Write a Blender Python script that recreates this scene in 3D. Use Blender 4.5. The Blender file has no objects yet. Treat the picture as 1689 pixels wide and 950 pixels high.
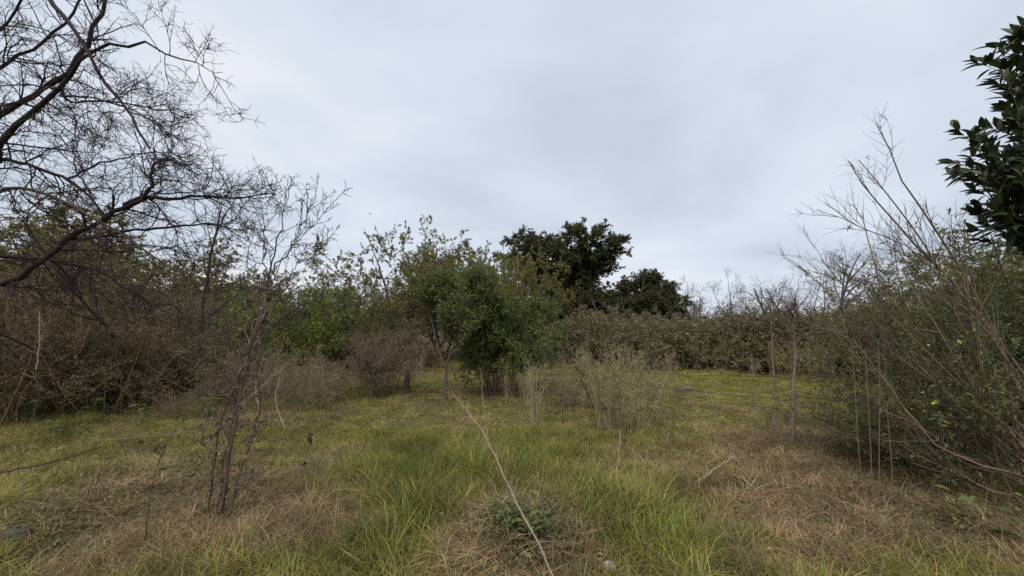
import bpy, math
import numpy as np
from math import radians, pi

SC = bpy.context.scene
COL = SC.collection
F = 640.0            # focal length in pixels of a 1689-pixel-wide frame
CX, HY, EYE = 844.5, 530.0, 1.6

# ------------------------------------------------------------------ camera
cam = bpy.data.cameras.new('camera'); camo = bpy.data.objects.new('camera', cam); COL.objects.link(camo)
camo.location = (0, 0, EYE); camo.rotation_euler = (radians(90), 0, 0)
cam.sensor_width = 36; cam.lens = 36 * F / 1689.0
cam.shift_y = (HY - 475) / 1689.0
cam.clip_start = 0.05; cam.clip_end = 2000
SC.camera = camo

# ------------------------------------------------------------------ sky
SUN_EL, SUN_AZ = radians(58), radians(205)     # azimuth from +Y towards +X: behind the camera, high up
w = bpy.data.worlds.new('World'); SC.world = w; w.use_nodes = True
nt = w.node_tree; nt.nodes.clear()
def wn(t, **k):
    n = nt.nodes.new(t)
    for a, b in k.items(): setattr(n, a, b)
    return n
L = nt.links.new
out = wn('ShaderNodeOutputWorld'); bg = wn('ShaderNodeBackground'); bg.inputs['Strength'].default_value = 0.0595
sky = wn('ShaderNodeTexSky', sky_type='NISHITA', sun_disc=False)
sky.sun_elevation = SUN_EL; sky.sun_rotation = SUN_AZ; sky.air_density = 1.0; sky.dust_density = 2.0
tc = wn('ShaderNodeTexCoord'); sep = wn('ShaderNodeSeparateXYZ'); L(tc.outputs['Generated'], sep.inputs[0])
zz = wn('ShaderNodeMath', operation='ADD'); L(sep.outputs['Z'], zz.inputs[0]); zz.inputs[1].default_value = 0.22
zm = wn('ShaderNodeMath', operation='MAXIMUM'); L(zz.outputs[0], zm.inputs[0]); zm.inputs[1].default_value = 0.05
dx = wn('ShaderNodeMath', operation='DIVIDE'); L(sep.outputs['X'], dx.inputs[0]); L(zm.outputs[0], dx.inputs[1])
dy = wn('ShaderNodeMath', operation='DIVIDE'); L(sep.outputs['Y'], dy.inputs[0]); L(zm.outputs[0], dy.inputs[1])
cmb = wn('ShaderNodeCombineXYZ'); L(dx.outputs[0], cmb.inputs[0]); L(dy.outputs[0], cmb.inputs[1]); cmb.inputs[2].default_value = 3.1
n1 = wn('ShaderNodeTexNoise'); n1.inputs['Scale'].default_value = 0.75; n1.inputs['Detail'].default_value = 5; n1.inputs['Roughness'].default_value = 0.5
n1.inputs['Distortion'].default_value = 0.3
L(cmb.outputs[0], n1.inputs['Vector'])
ramp = wn('ShaderNodeValToRGB'); L(n1.outputs['Fac'], ramp.inputs[0])
e = ramp.color_ramp.elements
e[0].position = 0.34; e[0].color = (0.50, 0.56, 0.66, 1)
e[1].position = 0.66; e[1].color = (0.80, 0.82, 0.855, 1)
m = ramp.color_ramp.elements.new(0.5); m.color = (0.64, 0.695, 0.79, 1)
sc10 = wn('ShaderNodeVectorMath', operation='SCALE'); L(ramp.outputs['Color'], sc10.inputs[0]); sc10.inputs['Scale'].default_value = 10.0
mix = wn('ShaderNodeMix', data_type='RGBA'); mix.inputs['Factor'].default_value = 0.93
L(sky.outputs[0], mix.inputs['A']); L(sc10.outputs[0], mix.inputs['B'])
L(mix.outputs['Result'], bg.inputs['Color']); L(bg.outputs[0], out.inputs['Surface'])

# ------------------------------------------------------------------ sun behind the cloud
sl = bpy.data.lights.new('sun', 'SUN'); sl.energy = 1.5; sl.angle = radians(50); sl.color = (1, 0.93, 0.82)
so = bpy.data.objects.new('sun', sl); COL.objects.link(so)
so.rotation_euler = (-(radians(90) - SUN_EL), 0, -SUN_AZ)

v = SC.view_settings; v.view_transform = 'Standard'; v.look = 'None'; v.exposure = 0.95; v.gamma = 1.0; v.use_curve_mapping = False
SC.render.engine = 'CYCLES'
SC.cycles.use_denoising = False
cy = SC.cycles; cy.max_bounces = 4; cy.diffuse_bounces = 3; cy.glossy_bounces = 1; cy.transmission_bounces = 2; cy.transparent_max_bounces = 4

# ================================================================== helpers
def RNG(s): return np.random.default_rng(s)
def unit(a): return a / np.maximum(np.linalg.norm(a, axis=-1, keepdims=True), 1e-9)
def W(px, py, Y): return np.array([(px - CX) / F * Y, Y, EYE + (HY - py) / F * Y])

def vnoise(x, y, s=0):
    x = np.asarray(x, float); y = np.asarray(y, float)
    xi = np.floor(x).astype(np.int64); yi = np.floor(y).astype(np.int64); fx = x - xi; fy = y - yi
    fx = fx * fx * (3 - 2 * fx); fy = fy * fy * (3 - 2 * fy)
    def h(a, b):
        n = (a * 374761393 + b * 668265263 + s * 974711) & 0x7fffffff
        n = ((n ^ (n >> 13)) * 1274126177) & 0x7fffffff
        return ((n ^ (n >> 16)) & 0xffff) / 65535.0
    return (h(xi, yi) * (1 - fx) + h(xi + 1, yi) * fx) * (1 - fy) + (h(xi, yi + 1) * (1 - fx) + h(xi + 1, yi + 1) * fx) * fy
def fbm(x, y, s=0): return (vnoise(x, y, s) * 4 + vnoise(x * 2.1, y * 2.1, s + 1) * 2 + vnoise(x * 4.3, y * 4.3, s + 2)) / 7
def gz(x, y):
    x = np.asarray(x, float); y = np.asarray(y, float)
    fade = np.clip((60 - np.hypot(x, y)) / 30, 0, 1)
    return ((fbm(x * .45, y * .45, 5) - .5) * 0.22 + (vnoise(x * 2.2, y * 2.2, 9) - .5) * 0.07) * fade + .13 * np.exp(-((x - .03) / .42) ** 2 - ((y - 2.72) / .3) ** 2)
HOLL = []
def G(px, py):
    Y = F * EYE / (py - HY); X = (px - CX) / F * Y
    return np.array([X, Y, float(gz(X, Y))])

# ---- meshes
def quad_mesh(name, verts, quads, col=None, smooth=False):
    me = bpy.data.meshes.new(name)
    verts = np.ascontiguousarray(verts.reshape(-1, 3), np.float32); quads = np.ascontiguousarray(quads.reshape(-1, 4), np.int32)
    me.vertices.add(len(verts)); me.vertices.foreach_set('co', verts.ravel())
    me.loops.add(quads.size); me.loops.foreach_set('vertex_index', quads.ravel())
    me.polygons.add(len(quads))
    me.polygons.foreach_set('loop_start', np.arange(0, quads.size, 4, dtype=np.int32))
    if smooth: me.polygons.foreach_set('use_smooth', np.ones(len(quads), bool))
    if col is not None:
        a = me.attributes.new('col', 'FLOAT_COLOR', 'POINT')
        c = np.ones((len(verts), 4), np.float32); c[:, :3] = col.reshape(-1, 3); a.data.foreach_set('color', c.ravel())
    me.update(); me.validate(); return me

def tubes(name, groups, sides=3, col=(.1, .08, .06), cvar=.4, rng=None, base=(0, 0, 0)):
    """one mesh of tapered tubes; groups: [(points M,n,3 , radii M,n)]"""
    rng = rng or RNG(1); V = []; Q = []; C = []; off = 0
    s = sides; an = 2 * pi * np.arange(s) / s
    for pts, rad in groups:
        if len(pts) == 0: continue
        M, n = pts.shape[:2]
        tan = unit(np.gradient(pts, axis=1))
        dirm = np.abs(unit(pts[:, -1] - pts[:, 0])); ref = np.eye(3)[np.argmin(dirm, axis=1)][:, None, :]
        sd = unit(np.cross(tan, ref)); up = np.cross(tan, sd)
        ring = pts[:, :, None] + rad[:, :, None, None] * (np.cos(an)[None, None, :, None] * sd[:, :, None] + np.sin(an)[None, None, :, None] * up[:, :, None])
        V.append(ring.reshape(-1, 3))
        b = (np.arange(M)[:, None, None] * n + np.arange(n - 1)[None, :, None]) * s
        j = np.arange(s)[None, None]; j2 = (np.arange(s)[None, None] + 1) % s
        Q.append((np.stack([b + j, b + j2, b + s + j2, b + s + j], -1) + off).reshape(-1, 4))
        cc = np.array(col)[None] * np.array([1.34, 1.32, 1.26]) * (1 + rng.uniform(-cvar, cvar, (M, 1))) * (1 + rng.uniform(-.08, .08, (M, 3)))
        C.append(np.repeat(cc, n * s, axis=0)); off += M * n * s
    return quad_mesh(name, np.concatenate(V) - np.array(base), np.concatenate(Q), np.concatenate(C), smooth=sides > 3)

def ribbons(pts, wid, side, col):
    """flat blades: returns verts, quads, cols"""
    M, n = pts.shape[:2]
    a = pts - side[:, None] * wid[:, :, None] / 2; b = pts + side[:, None] * wid[:, :, None] / 2
    Vv = np.stack([a, b], 2).reshape(-1, 3)
    k = (np.arange(M)[:, None] * n + np.arange(n - 1)[None]) * 2
    q = np.stack([k, k + 1, k + 3, k + 2], -1).reshape(-1, 4)
    return Vv, q, np.repeat(col, n * 2, axis=0)

def grow(rng, start, d, length, n, wig, trop=0.0, tv=(0, 0, 1)):
    M = len(start); pts = np.empty((M, n, 3)); pts[:, 0] = start; d = unit(d); st = (np.asarray(length) / (n - 1))[:, None]; tv = np.array(tv, float)
    for i in range(1, n):
        d = unit(d + rng.normal(0, wig, (M, 3)) + trop * tv); pts[:, i] = pts[:, i - 1] + d * st
    return pts

def spawn(rng, par, prad, k, t=(.2, 1), ang=45, angv=12, ln=(.3, .6), n=5, wig=.15, trop=0.0, tv=(0, 0, 1), rs=.6, rcap=1, rmin=.001, taper=.35, fall=.4, outw=None, zig=0.):
    M, N = par.shape[:2]; tt = rng.uniform(t[0], t[1], (M, k)); ix = tt * (N - 1); i0 = np.clip(np.floor(ix).astype(int), 0, N - 2); f = (ix - i0)[..., None]
    ar = np.arange(M)[:, None]; p = par[ar, i0] * (1 - f) + par[ar, i0 + 1] * f; tan = unit(par[ar, i0 + 1] - par[ar, i0])
    r = prad[ar, i0] * (1 - f[..., 0]) + prad[ar, i0 + 1] * f[..., 0]
    rv = rng.normal(size=(M, k, 3)); perp = unit(rv - (rv * tan).sum(-1, keepdims=True) * tan)
    a = np.radians(ang + rng.normal(0, angv, (M, k)))[..., None]; d = np.cos(a) * tan + np.sin(a) * perp
    if outw is not None: d = d + np.array(outw)
    ll = rng.uniform(ln[0], ln[1], (M, k)) * (1 - fall * tt)
    pts = grow(rng, p.reshape(-1, 3), d.reshape(-1, 3), ll.ravel(), n, wig, trop, tv)
    r0 = np.clip(r.ravel() * rs, rmin, rcap)
    return pts, r0[:, None] * np.linspace(1, taper, n)[None]

def wood(rng, pts, rad, levels):
    g = [(pts, rad)]
    for lv in levels: g.append(spawn(rng, *g[-1], **lv))
    return g

def stems(rng, nst, h, lean=20, ring=.15, rad=.02, n=7, wig=.08, trop=.05, hv=.3, az=None, taper=.3):
    a = rng.uniform(0, 2 * pi, nst) if az is None else np.radians(rng.normal(az[0], az[1], nst))
    l = np.radians(np.abs(rng.normal(0, lean, nst))); rr = ring * np.sqrt(rng.uniform(0, 1, nst))
    st = np.stack([np.cos(a) * rr, np.sin(a) * rr, np.full(nst, -.04)], -1)
    d = np.stack([np.cos(a) * np.sin(l), np.sin(a) * np.sin(l), np.cos(l)], -1)
    ln = h * rng.uniform(1 - hv, 1 + .1, nst)
    pts = grow(rng, st, d, ln, n, wig, trop)
    return pts, (rad * rng.uniform(.6, 1.1, nst))[:, None] * np.linspace(1, taper, n)[None]

def leaves(rng, tw, q, size=(.04, .07), asp=.5, t=(.2, 1), spread=.7, cols=((.06, .1, .03),), cvar=.25, upn=.8, fold=.12, droop=0.):
    """q leaves per twig: folded diamond leaves, colour differs leaf by leaf"""
    par = tw[0]; M, N = par.shape[:2]
    tt = rng.uniform(t[0], t[1], (M, q)); ix = tt * (N - 1); i0 = np.clip(np.floor(ix).astype(int), 0, N - 2); f = (ix - i0)[..., None]; ar = np.arange(M)[:, None]
    p = (par[ar, i0] * (1 - f) + par[ar, i0 + 1] * f).reshape(-1, 3); tan = unit(par[ar, i0 + 1] - par[ar, i0]).reshape(-1, 3)
    K = len(p); d = unit(tan * (1 - spread) + unit(rng.normal(size=(K, 3))) * spread + np.array([0, 0, -droop]))
    nn = rng.normal(size=(K, 3)) + np.array([0, 0, upn * 2]); nn = unit(nn - (nn * d).sum(-1, keepdims=True) * d); sd = np.cross(d, nn)
    Ls = rng.uniform(size[0], size[1], K)[:, None]; Ws = Ls * asp * rng.uniform(.8, 1.2, (K, 1))
    p = p + unit(rng.normal(size=(K, 3))) * Ls * .15
    mid = p + d * Ls * .45
    V = np.stack([p, mid + sd * Ws / 2 + nn * Ls * fold, p + d * Ls - nn * Ls * fold * .6, mid - sd * Ws / 2 + nn * Ls * fold], 1)
    cols = np.array(cols); ci = np.repeat(rng.integers(0, len(cols), M), q)      # a twig's leaves go together
    ci = np.where(rng.random(K) < .3, rng.integers(0, len(cols), K), ci)
    c = cols[ci] * 1.5 * (1 + rng.uniform(-cvar, cvar, (K, 1))) * (1 + rng.uniform(-.1, .1, (K, 3)))
    return V.reshape(-1, 3), np.arange(K * 4).reshape(-1, 4), np.repeat(c, 4, axis=0)
def cat(parts):
    V = []; Q = []; C = []; o = 0
    for a, b, c in parts: V.append(a); Q.append(b + o); C.append(c); o += len(a)
    return np.concatenate(V), np.concatenate(Q), np.concatenate(C)
def leafmesh(name, *parts, base=(0, 0, 0)):
    a, b, c = cat(parts); return quad_mesh(name, a - np.array(base), b, c)

# ---- materials
def mat(name, kind='leaf', rough=.6, spec=.3, transl=.3, bump=0., bscale=40, inst=False, vary=.35):
    mt = bpy.data.materials.new(name); mt.use_nodes = True; t = mt.node_tree; N = t.nodes; K = t.links.new
    bs = N['Principled BSDF']; o = N['Material Output']
    at = N.new('ShaderNodeAttribute'); at.attribute_name = 'col'; c = at.outputs['Color']
    if inst:
        a2 = N.new('ShaderNodeAttribute'); a2.attribute_type = 'INSTANCER'; a2.attribute_name = 'tint'
        mm = N.new('ShaderNodeMix'); mm.data_type = 'RGBA'; mm.blend_type = 'MULTIPLY'; mm.inputs['Factor'].default_value = 1
        K(c, mm.inputs['A']); K(a2.outputs['Color'], mm.inputs['B']); c = mm.outputs['Result']
    if kind == 'wood':
        tcn = N.new('ShaderNodeTexCoord'); nz = N.new('ShaderNodeTexNoise'); nz.inputs['Scale'].default_value = bscale; nz.inputs['Detail'].default_value = 4
        K(tcn.outputs['Object'], nz.inputs['Vector'])
        rp = N.new('ShaderNodeMapRange'); rp.inputs['To Min'].default_value = 1 - vary * 1.6; rp.inputs['To Max'].default_value = 1 + vary * 1.6; K(nz.outputs['Fac'], rp.inputs['Value'])
        vm = N.new('ShaderNodeVectorMath'); vm.operation = 'SCALE'; K(c, vm.inputs[0]); K(rp.outputs[0], vm.inputs['Scale']); c = vm.outputs[0]
        bp = N.new('ShaderNodeBump'); bp.inputs['Strength'].default_value = .6; bp.inputs['Distance'].default_value = .01; K(nz.outputs['Fac'], bp.inputs['Height']); K(bp.outputs[0], bs.inputs['Normal'])
    K(c, bs.inputs['Base Color']); bs.inputs['Roughness'].default_value = rough; bs.inputs['Specular IOR Level'].default_value = spec
    if transl:
        tr = N.new('ShaderNodeBsdfTranslucent'); K(c, tr.inputs['Color']); ms = N.new('ShaderNodeMixShader'); ms.inputs[0].default_value = transl
        K(bs.outputs[0], ms.inputs[1]); K(tr.outputs[0], ms.inputs[2]); K(ms.outputs[0], o.inputs['Surface'])
    return mt
M_LEAF = mat('leaf', rough=.55, spec=.25, transl=.3)
M_GLOSS = mat('glossy_leaf', rough=.38, spec=.4, transl=.15)
M_DRY = mat('dry_leaf', rough=.85, spec=.1, transl=.2)
M_BARK = mat('bark', 'wood', rough=.9, spec=.15, transl=0)
M_TWIG = mat('twig', 'wood', rough=.85, spec=.15, transl=0, bscale=15, vary=.3)
M_GRASS = mat('grass_blade', rough=.6, spec=.2, transl=.35, inst=True)

# ---- objects
def tag(o, label=None, cat=None, group=None, kind=None):
    if label: o['label'] = label
    if cat: o['category'] = cat
    if group: o['group'] = group
    if kind: o['kind'] = kind
    return o
def thing(name, label, cat, loc=(0, 0, 0), group=None, rz=0, sc=1):
    o = bpy.data.objects.new(name, None); COL.objects.link(o); o.location = loc; o.rotation_euler = (0, 0, rz); o.scale = (sc,) * 3 if np.isscalar(sc) else sc
    o.empty_display_size = .2
    return tag(o, label, cat, group)
def part(parent, name, me, mt, kind=None):
    o = bpy.data.objects.new(name, me); COL.objects.link(o); o.parent = parent
    if not me.materials: me.materials.append(mt)
    if kind: o['kind'] = kind
    return o
def solo(name, me, mt, label, cat, loc=(0, 0, 0), group=None, kind=None, rz=0):
    o = bpy.data.objects.new(name, me); COL.objects.link(o); o.location = loc; o.rotation_euler = (0, 0, rz)
    if not me.materials: me.materials.append(mt)
    return tag(o, label, cat, group, kind)
KIDS = {}
class Proto:
    """a kind of plant: its part meshes are made once and shared by every copy"""
    def __init__(self, *parts): self.parts = parts
    def put(self, name, label, cat, x, y, group=None, rz=0, sc=1, dz=0.):
        t = thing(name, label, cat, (x, y, float(gz(x, y)) + dz), group, rz, sc)
        for (pn, me, mt, kd) in self.parts: part(t, pn, me, mt, kd)
        return t

def smooth_poly(P, n):
    P = np.asarray(P, float); s = np.r_[0, np.cumsum(np.linalg.norm(np.diff(P, axis=0), axis=1))]; u = np.linspace(0, s[-1], n)
    q = np.stack([np.interp(u, s, P[:, k]) for k in range(P.shape[1])], -1)
    for _ in range(2): q[1:-1] = q[1:-1] * .5 + (q[:-2] + q[2:]) * .25
    return q
def limb(rng, pp, r0, r1, n=16, jit=.012):
    """pp: [(px, py, depth)], radii in photo pixels at that depth -> (1,n,3),(1,n)"""
    P = np.array([np.r_[W(*p), p[2]] for p in pp]); q = smooth_poly(P, n); pts = q[:, :3].copy(); pts[1:] += rng.normal(0, jit, (n - 1, 3))
    r = np.linspace(r0, r1, n) * q[:, 3] / F * .58
    return pts[None], r[None]
def stack(ls): return np.concatenate([a for a, b in ls]), np.concatenate([b for a, b in ls])

# ================================================================== ground
def axis(lo, hi, step, far):
    c = list(np.arange(lo, hi + 1e-6, step)); g = step
    while c[-1] < far: g *= 1.35; c.append(c[-1] + g)
    g = step
    while c[0] > -far: g *= 1.35; c.insert(0, c[0] - g)
    return np.array(c)
xs = axis(-12, 12, .16, 900); ys = axis(0, 24, .16, 900)
XX, YY = np.meshgrid(xs, ys, indexing='ij'); ZZ = gz(XX, YY)
vv = np.stack([XX, YY, ZZ], -1).reshape(-1, 3); ny = len(ys)
ii, jj = np.meshgrid(np.arange(len(xs) - 1), np.arange(ny - 1), indexing='ij'); b = ii * ny + jj
gm = quad_mesh('ground', vv, np.stack([b, b + ny, b + ny + 1, b + 1], -1), smooth=True)
mt = bpy.data.materials.new('soil_and_moss'); mt.use_nodes = True; t = mt.node_tree; N = t.nodes; K = t.links.new
bs = N['Principled BSDF']; bs.inputs['Roughness'].default_value = .95; bs.inputs['Specular IOR Level'].default_value = .1
tcn = N.new('ShaderNodeTexCoord'); na = N.new('ShaderNodeTexNoise'); na.inputs['Scale'].default_value = .9; na.inputs['Detail'].default_value = 6
nb = N.new('ShaderNodeTexNoise'); nb.inputs['Scale'].default_value = 22; nb.inputs['Detail'].default_value = 5
K(tcn.outputs['Object'], na.inputs['Vector']); K(tcn.outputs['Object'], nb.inputs['Vector'])
r1 = N.new('ShaderNodeValToRGB'); K(na.outputs['Fac'], r1.inputs[0]); r1.color_ramp.elements[0].position = .38; r1.color_ramp.elements[0].color = (.10, .078, .045, 1); r1.color_ramp.elements[1].position = .62; r1.color_ramp.elements[1].color = (.105, .11, .035, 1)
r2 = N.new('ShaderNodeMapRange'); r2.inputs['To Min'].default_value = .45; r2.inputs['To Max'].default_value = 1.5; K(nb.outputs['Fac'], r2.inputs['Value'])
vm = N.new('ShaderNodeVectorMath'); vm.operation = 'SCALE'; K(r1.outputs[0], vm.inputs[0]); K(r2.outputs[0], vm.inputs['Scale']); K(vm.outputs[0], bs.inputs['Base Color'])
bp = N.new('ShaderNodeBump'); bp.inputs['Distance'].default_value = .03; K(nb.outputs['Fac'], bp.inputs['Height']); K(bp.outputs[0], bs.inputs['Normal'])
gm.materials.append(mt)
go = bpy.data.objects.new('ground', gm); COL.objects.link(go); tag(go, 'rough pasture ground under the grass', 'ground', kind='structure')

# ================================================================== grass (instanced tufts)
tuftcol = bpy.data.collections.new('grass_tufts')
def tuft(i, rng, n, rad, ln, lean, curl, wd, flat=0., colv=.3, tri=4):
    a = rng.uniform(0, 2 * pi, n); rr = rad * np.sqrt(rng.uniform(0, 1, n)); st = np.stack([np.cos(a) * rr, np.sin(a) * rr, np.full(n, -.01)], -1)
    az = a * .5 + rng.uniform(0, 2 * pi, n); l = np.radians(np.clip(rng.normal(lean, lean * .35 + 6, n), 0, 88))
    d = np.stack([np.cos(az) * np.sin(l), np.sin(az) * np.sin(l), np.cos(l)], -1)
    pts = np.empty((n, tri, 3)); pts[:, 0] = st; s = (rng.uniform(ln[0], ln[1], n) / (tri - 1))[:, None]
    for k in range(1, tri):
        d = unit(d + np.stack([np.cos(az), np.sin(az), -np.ones(n) * (.6 + flat)], -1) * curl * rng.uniform(.2, 1.6, (n, 1)) + rng.normal(0, .12 + flat * .3, (n, 3)))
        pts[:, k] = pts[:, k - 1] + d * s
    pts[..., 2] = np.maximum(pts[..., 2], .004 + 0 * pts[..., 2]); pts[:, 0, 2] = -.01
    sd = unit(np.stack([-np.sin(az), np.cos(az), rng.normal(0, .3, n)], -1))
    wv = (wd * rng.uniform(.6, 1.3, n))[:, None] * np.linspace(1, .15, tri)[None]
    col = np.ones((n, 3)) * (1 + rng.uniform(-colv, colv, (n, 1))) * (1 + rng.uniform(-.12, .12, (n, 3)))
    straw = rng.random(n) < .18; col[straw] = col[straw] * np.array([1.5, 1.15, 1.2])
    me = quad_mesh('grass_tuft', *ribbons(pts, wv, sd, col)); me.materials.append(M_GRASS)
    o = bpy.data.objects.new('tuft_%02d' % i, me); tuftcol.objects.link(o)
ti = 0; KIND = {}
def addk(key, cnt, **k):
    global ti
    KIND[key] = []
    for c in range(cnt): tuft(ti, RNG(100 + ti), **k); KIND[key].append(ti); ti += 1
addk('turf', 4, n=60, rad=.13, ln=(.03, .07), lean=38, curl=.2, wd=.006, colv=.45)
addk('long', 5, n=46, rad=.09, ln=(.10, .24), lean=26, curl=.26, wd=.0055, colv=.42)
addk('lush', 4, n=64, rad=.10, ln=(.16, .30), lean=16, curl=.20, wd=.005, colv=.35)
addk('thatch', 5, n=50, rad=.15, ln=(.10, .26), lean=66, curl=.30, wd=.0048, flat=.6, colv=.5)
addk('straw', 3, n=22, rad=.10, ln=(.15, .34), lean=36, curl=.3, wd=.0042, flat=.2, colv=.4)

def blob(px, py, B):
    s = np.zeros_like(px)
    for (cx, cyy, rx, ry, wt) in B: s += wt * np.exp(-(((px - cx) / rx) ** 2 + ((py - cyy) / ry) ** 2))
    return s
LUSH = [(700, 800, 110, 60, 1.1), (645, 910, 80, 50, 1.4), (860, 770, 90, 50, .8), (740, 745, 70, 25, .6), (1110, 900, 120, 50, .9), (1010, 860, 80, 60, .6), (610, 790, 30, 25, .8), (140, 700, 90, 30, .9), (60, 930, 80, 30, .5), (240, 930, 60, 25, .3), (930, 760, 60, 30, .5), (640, 700, 60, 20, .3), (1000, 770, 60, 30, .5), (1330, 930, 40, 20, .6), (150, 830, 220, 90, -.5), (1430, 840, 200, 100, -.3)]
DRY = [(480, 880, 90, 60, 1.3), (570, 880, 70, 40, 1.3), (430, 800, 60, 40, 1.), (1370, 810, 170, 90, 1.2), (1500, 900, 200, 60, 1.0), (850, 915, 90, 45, 1.5), (300, 830, 140, 60, .7), (1290, 745, 110, 35, 1.0), (1050, 800, 50, 30, .7), (1600, 820, 150, 120, .7), (240, 780, 150, 40, .3), (120, 860, 100, 50, .5), (1240, 800, 60, 40, .5), (820, 660, 80, 20, .5), (1000, 640, 120, 25, .5), (1020, 700, 80, 30, .5), (460, 690, 60, 20, .6), (690, 610, 100, 12, .5), (560, 770, 50, 25, .5), (200, 905, 180, 55, .6), (400, 935, 120, 30, .5)]
MOSS = [(1200, 632, 130, 14, 1.3), (1330, 660, 80, 30, .8), (600, 640, 120, 16, .7), (900, 680, 60, 16, .6), (560, 690, 120, 24, .5), (1150, 700, 120, 24, .3), (640, 685, 120, 18, .5), (1000, 610, 60, 10, .4)]
def field(x, y):
    px = CX + F * x / y; py = HY + F * EYE / y
    wx = x + (vnoise(x * 1.3, y * 1.3, 31) - .5) * .8; wy = y + (vnoise(x * 1.3, y * 1.3, 32) - .5) * .8
    pxw = CX + F * wx / np.maximum(wy, .8); pyw = HY + F * EYE / np.maximum(wy, .8)
    n = fbm(x * 1.1, y * 1.1, 41) - .5; n2 = fbm(x * 3.5, y * 3.5, 47) - .5
    lush = blob(pxw, pyw, LUSH) + n * 1.0 + n2 * .5; dry = blob(pxw, pyw, DRY) - n * .9 + n2 * .9; moss = blob(pxw, pyw, MOSS) + n2 * .3
    return px, py, lush, dry, moss
rg = RNG(7)
P_, I_, R_, S_, T_ = [], [], [], [], []
HOLL = [(*G(a_, b_)[:2], r_) for a_, b_, r_ in ((440, 884, .09), (1215, 862, .10), (1072, 880, .09), (1165, 795, .08), (610, 772, .06), (1290, 925, .06), (1210, 815, .04), (760, 880, .06), (100, 915, .06), (300, 905, .07), (1120, 835, .05), (540, 900, .05), (865, 905, .07), (1400, 880, .06), (220, 850, .05), (980, 905, .06))]
def scatter(cnt, ylo, yhi, pick, smin, smax):
    # even over ground area inside the view wedge with margins
    y = np.sqrt(rg.uniform(ylo ** 2, yhi ** 2, cnt)); x = rg.uniform(-1.55, 1.55, cnt) * y
    px, py, lu, dr, mo = field(x, y)
    keep, idx, scl, tint = pick(x, y, px, py, lu, dr, mo)
    for hx, hy, hr in HOLL: keep = keep & (np.hypot(x - hx, (y - hy) * .8) > hr * rg.uniform(.8, 1.5, len(x)))
    tint = tint * (.5 + 1.0 * fbm(x * 3.5, y * 3.5, 77))[:, None]
    x, y, idx, scl, tint = x[keep], y[keep], idx[keep], scl[keep], tint[keep]
    k = len(x); z = gz(x, y)
    P_.append(np.stack([x, y, z], -1)); I_.append(idx); S_.append(scl * rg.uniform(smin, smax, k)); T_.append(tint)
    R_.append(np.stack([rg.normal(0, .12, k), rg.normal(0, .12, k), rg.uniform(0, 2 * pi, k)], -1))
def tone(lu, dr, mo, k):
    g = np.array([.165, .205, .04]); yg = np.array([.315, .29, .075]); dg = np.array([.085, .13, .035]); br = np.array([.25, .195, .105]); ms = np.array([.28, .30, .05])
    a = np.clip(lu * .8, 0, 1)[:, None]; d = np.clip(dr * .9 + .05, 0, 1)[:, None]; m_ = np.clip(mo, 0, 1)[:, None]
    pt_ = (rg.random(k)[:, None] < .22); c = np.where(pt_, br * .9 + yg * .2, yg * .6 + g * .4); c = c * (1 - m_) + ms * m_; c = c * (1 - d) + br * d
    r = rg.random(k)[:, None]; gc = g * (1 - r) + dg * r; gc = np.where(rg.random(k)[:, None] < .3, yg * .9, gc)
    c = c * (1 - a * (1 - d * .6)) + gc * a * (1 - d * .6)
    return c * rg.uniform(.55, 1.35, (k, 1))
def pk(key, n): return np.array(KIND[key])[rg.integers(0, len(KIND[key]), n)]
def turf(x, y, px, py, lu, dr, mo):
    k = len(x); return np.ones(k, bool), pk('turf', k), np.clip(.8 + y * .06, 1, 2.0), tone(lu * .5, dr, mo, k)
def longg(x, y, px, py, lu, dr, mo):
    k = len(x); pr = np.clip((py - 690) / 120, 0, 1) * np.clip(.6 + lu * .7, .12, 1) + np.clip(lu - .2, 0, 1) * .5 - np.clip(dr, 0, 1) * .5
    h = .55 + np.clip(lu, 0, 1) * .4 + np.clip((py - 720) / 200, 0, .5)
    return rg.random(k) < pr, pk('long', k), h, tone(lu, dr, mo, k)
def lushg(x, y, px, py, lu, dr, mo):
    k = len(x); pr = np.clip(lu - .35, 0, 1) * 1.2 * np.clip((py - 640) / 60, 0, 1)
    return rg.random(k) < pr, pk('lush', k), .55 + np.clip(lu, 0, 1.2) * .3, tone(lu + .5, dr * .2, mo, k)
def thatch(x, y, px, py, lu, dr, mo):
    k = len(x); pr = np.clip(dr - .05, 0, 1) * 1.1 + np.clip((py - 700) / 200, 0, 1) * .18
    c = np.where(rg.random(k)[:, None] < .5, np.array([[.33, .255, .15]]), np.array([[.20, .155, .085]])) * rg.uniform(.55, 1.25, (k, 1))
    return rg.random(k) < pr, pk('thatch', k), np.clip(.7 + (py - 700) / 600, .5, 1.1), c
def strawg(x, y, px, py, lu, dr, mo):
    k = len(x); pr = np.clip(dr + .25, 0, 1) * .6
    c = np.array([[.38, .31, .18]]) * rg.uniform(.6, 1.2, (k, 1))
    return rg.random(k) < pr, pk('straw', k), np.clip(.6 + (py - 650) / 500, .45, 1.05), c
scatter(9000, 1.6, 6, turf, .8, 1.2); scatter(16000, 6, 17, turf, .8, 1.3); scatter(2500, 17, 26, turf, 1., 1.6)
scatter(9000, 1.6, 7, longg, .75, 1.2); scatter(7000, 1.6, 8, lushg, .8, 1.15)
scatter(9000, 1.6, 8, thatch, .8, 1.2); scatter(5000, 8, 14, thatch, .7, 1.0); scatter(6000, 1.6, 9, strawg, .8, 1.2); scatter(5000, 5, 14, strawg, .5, .9)
P_, I_, R_, S_, T_ = map(np.concatenate, (P_, I_, R_, S_, T_))
pm = bpy.data.meshes.new('grass'); pm.vertices.add(len(P_)); pm.vertices.foreach_set('co', P_.astype(np.float32).ravel())
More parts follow.
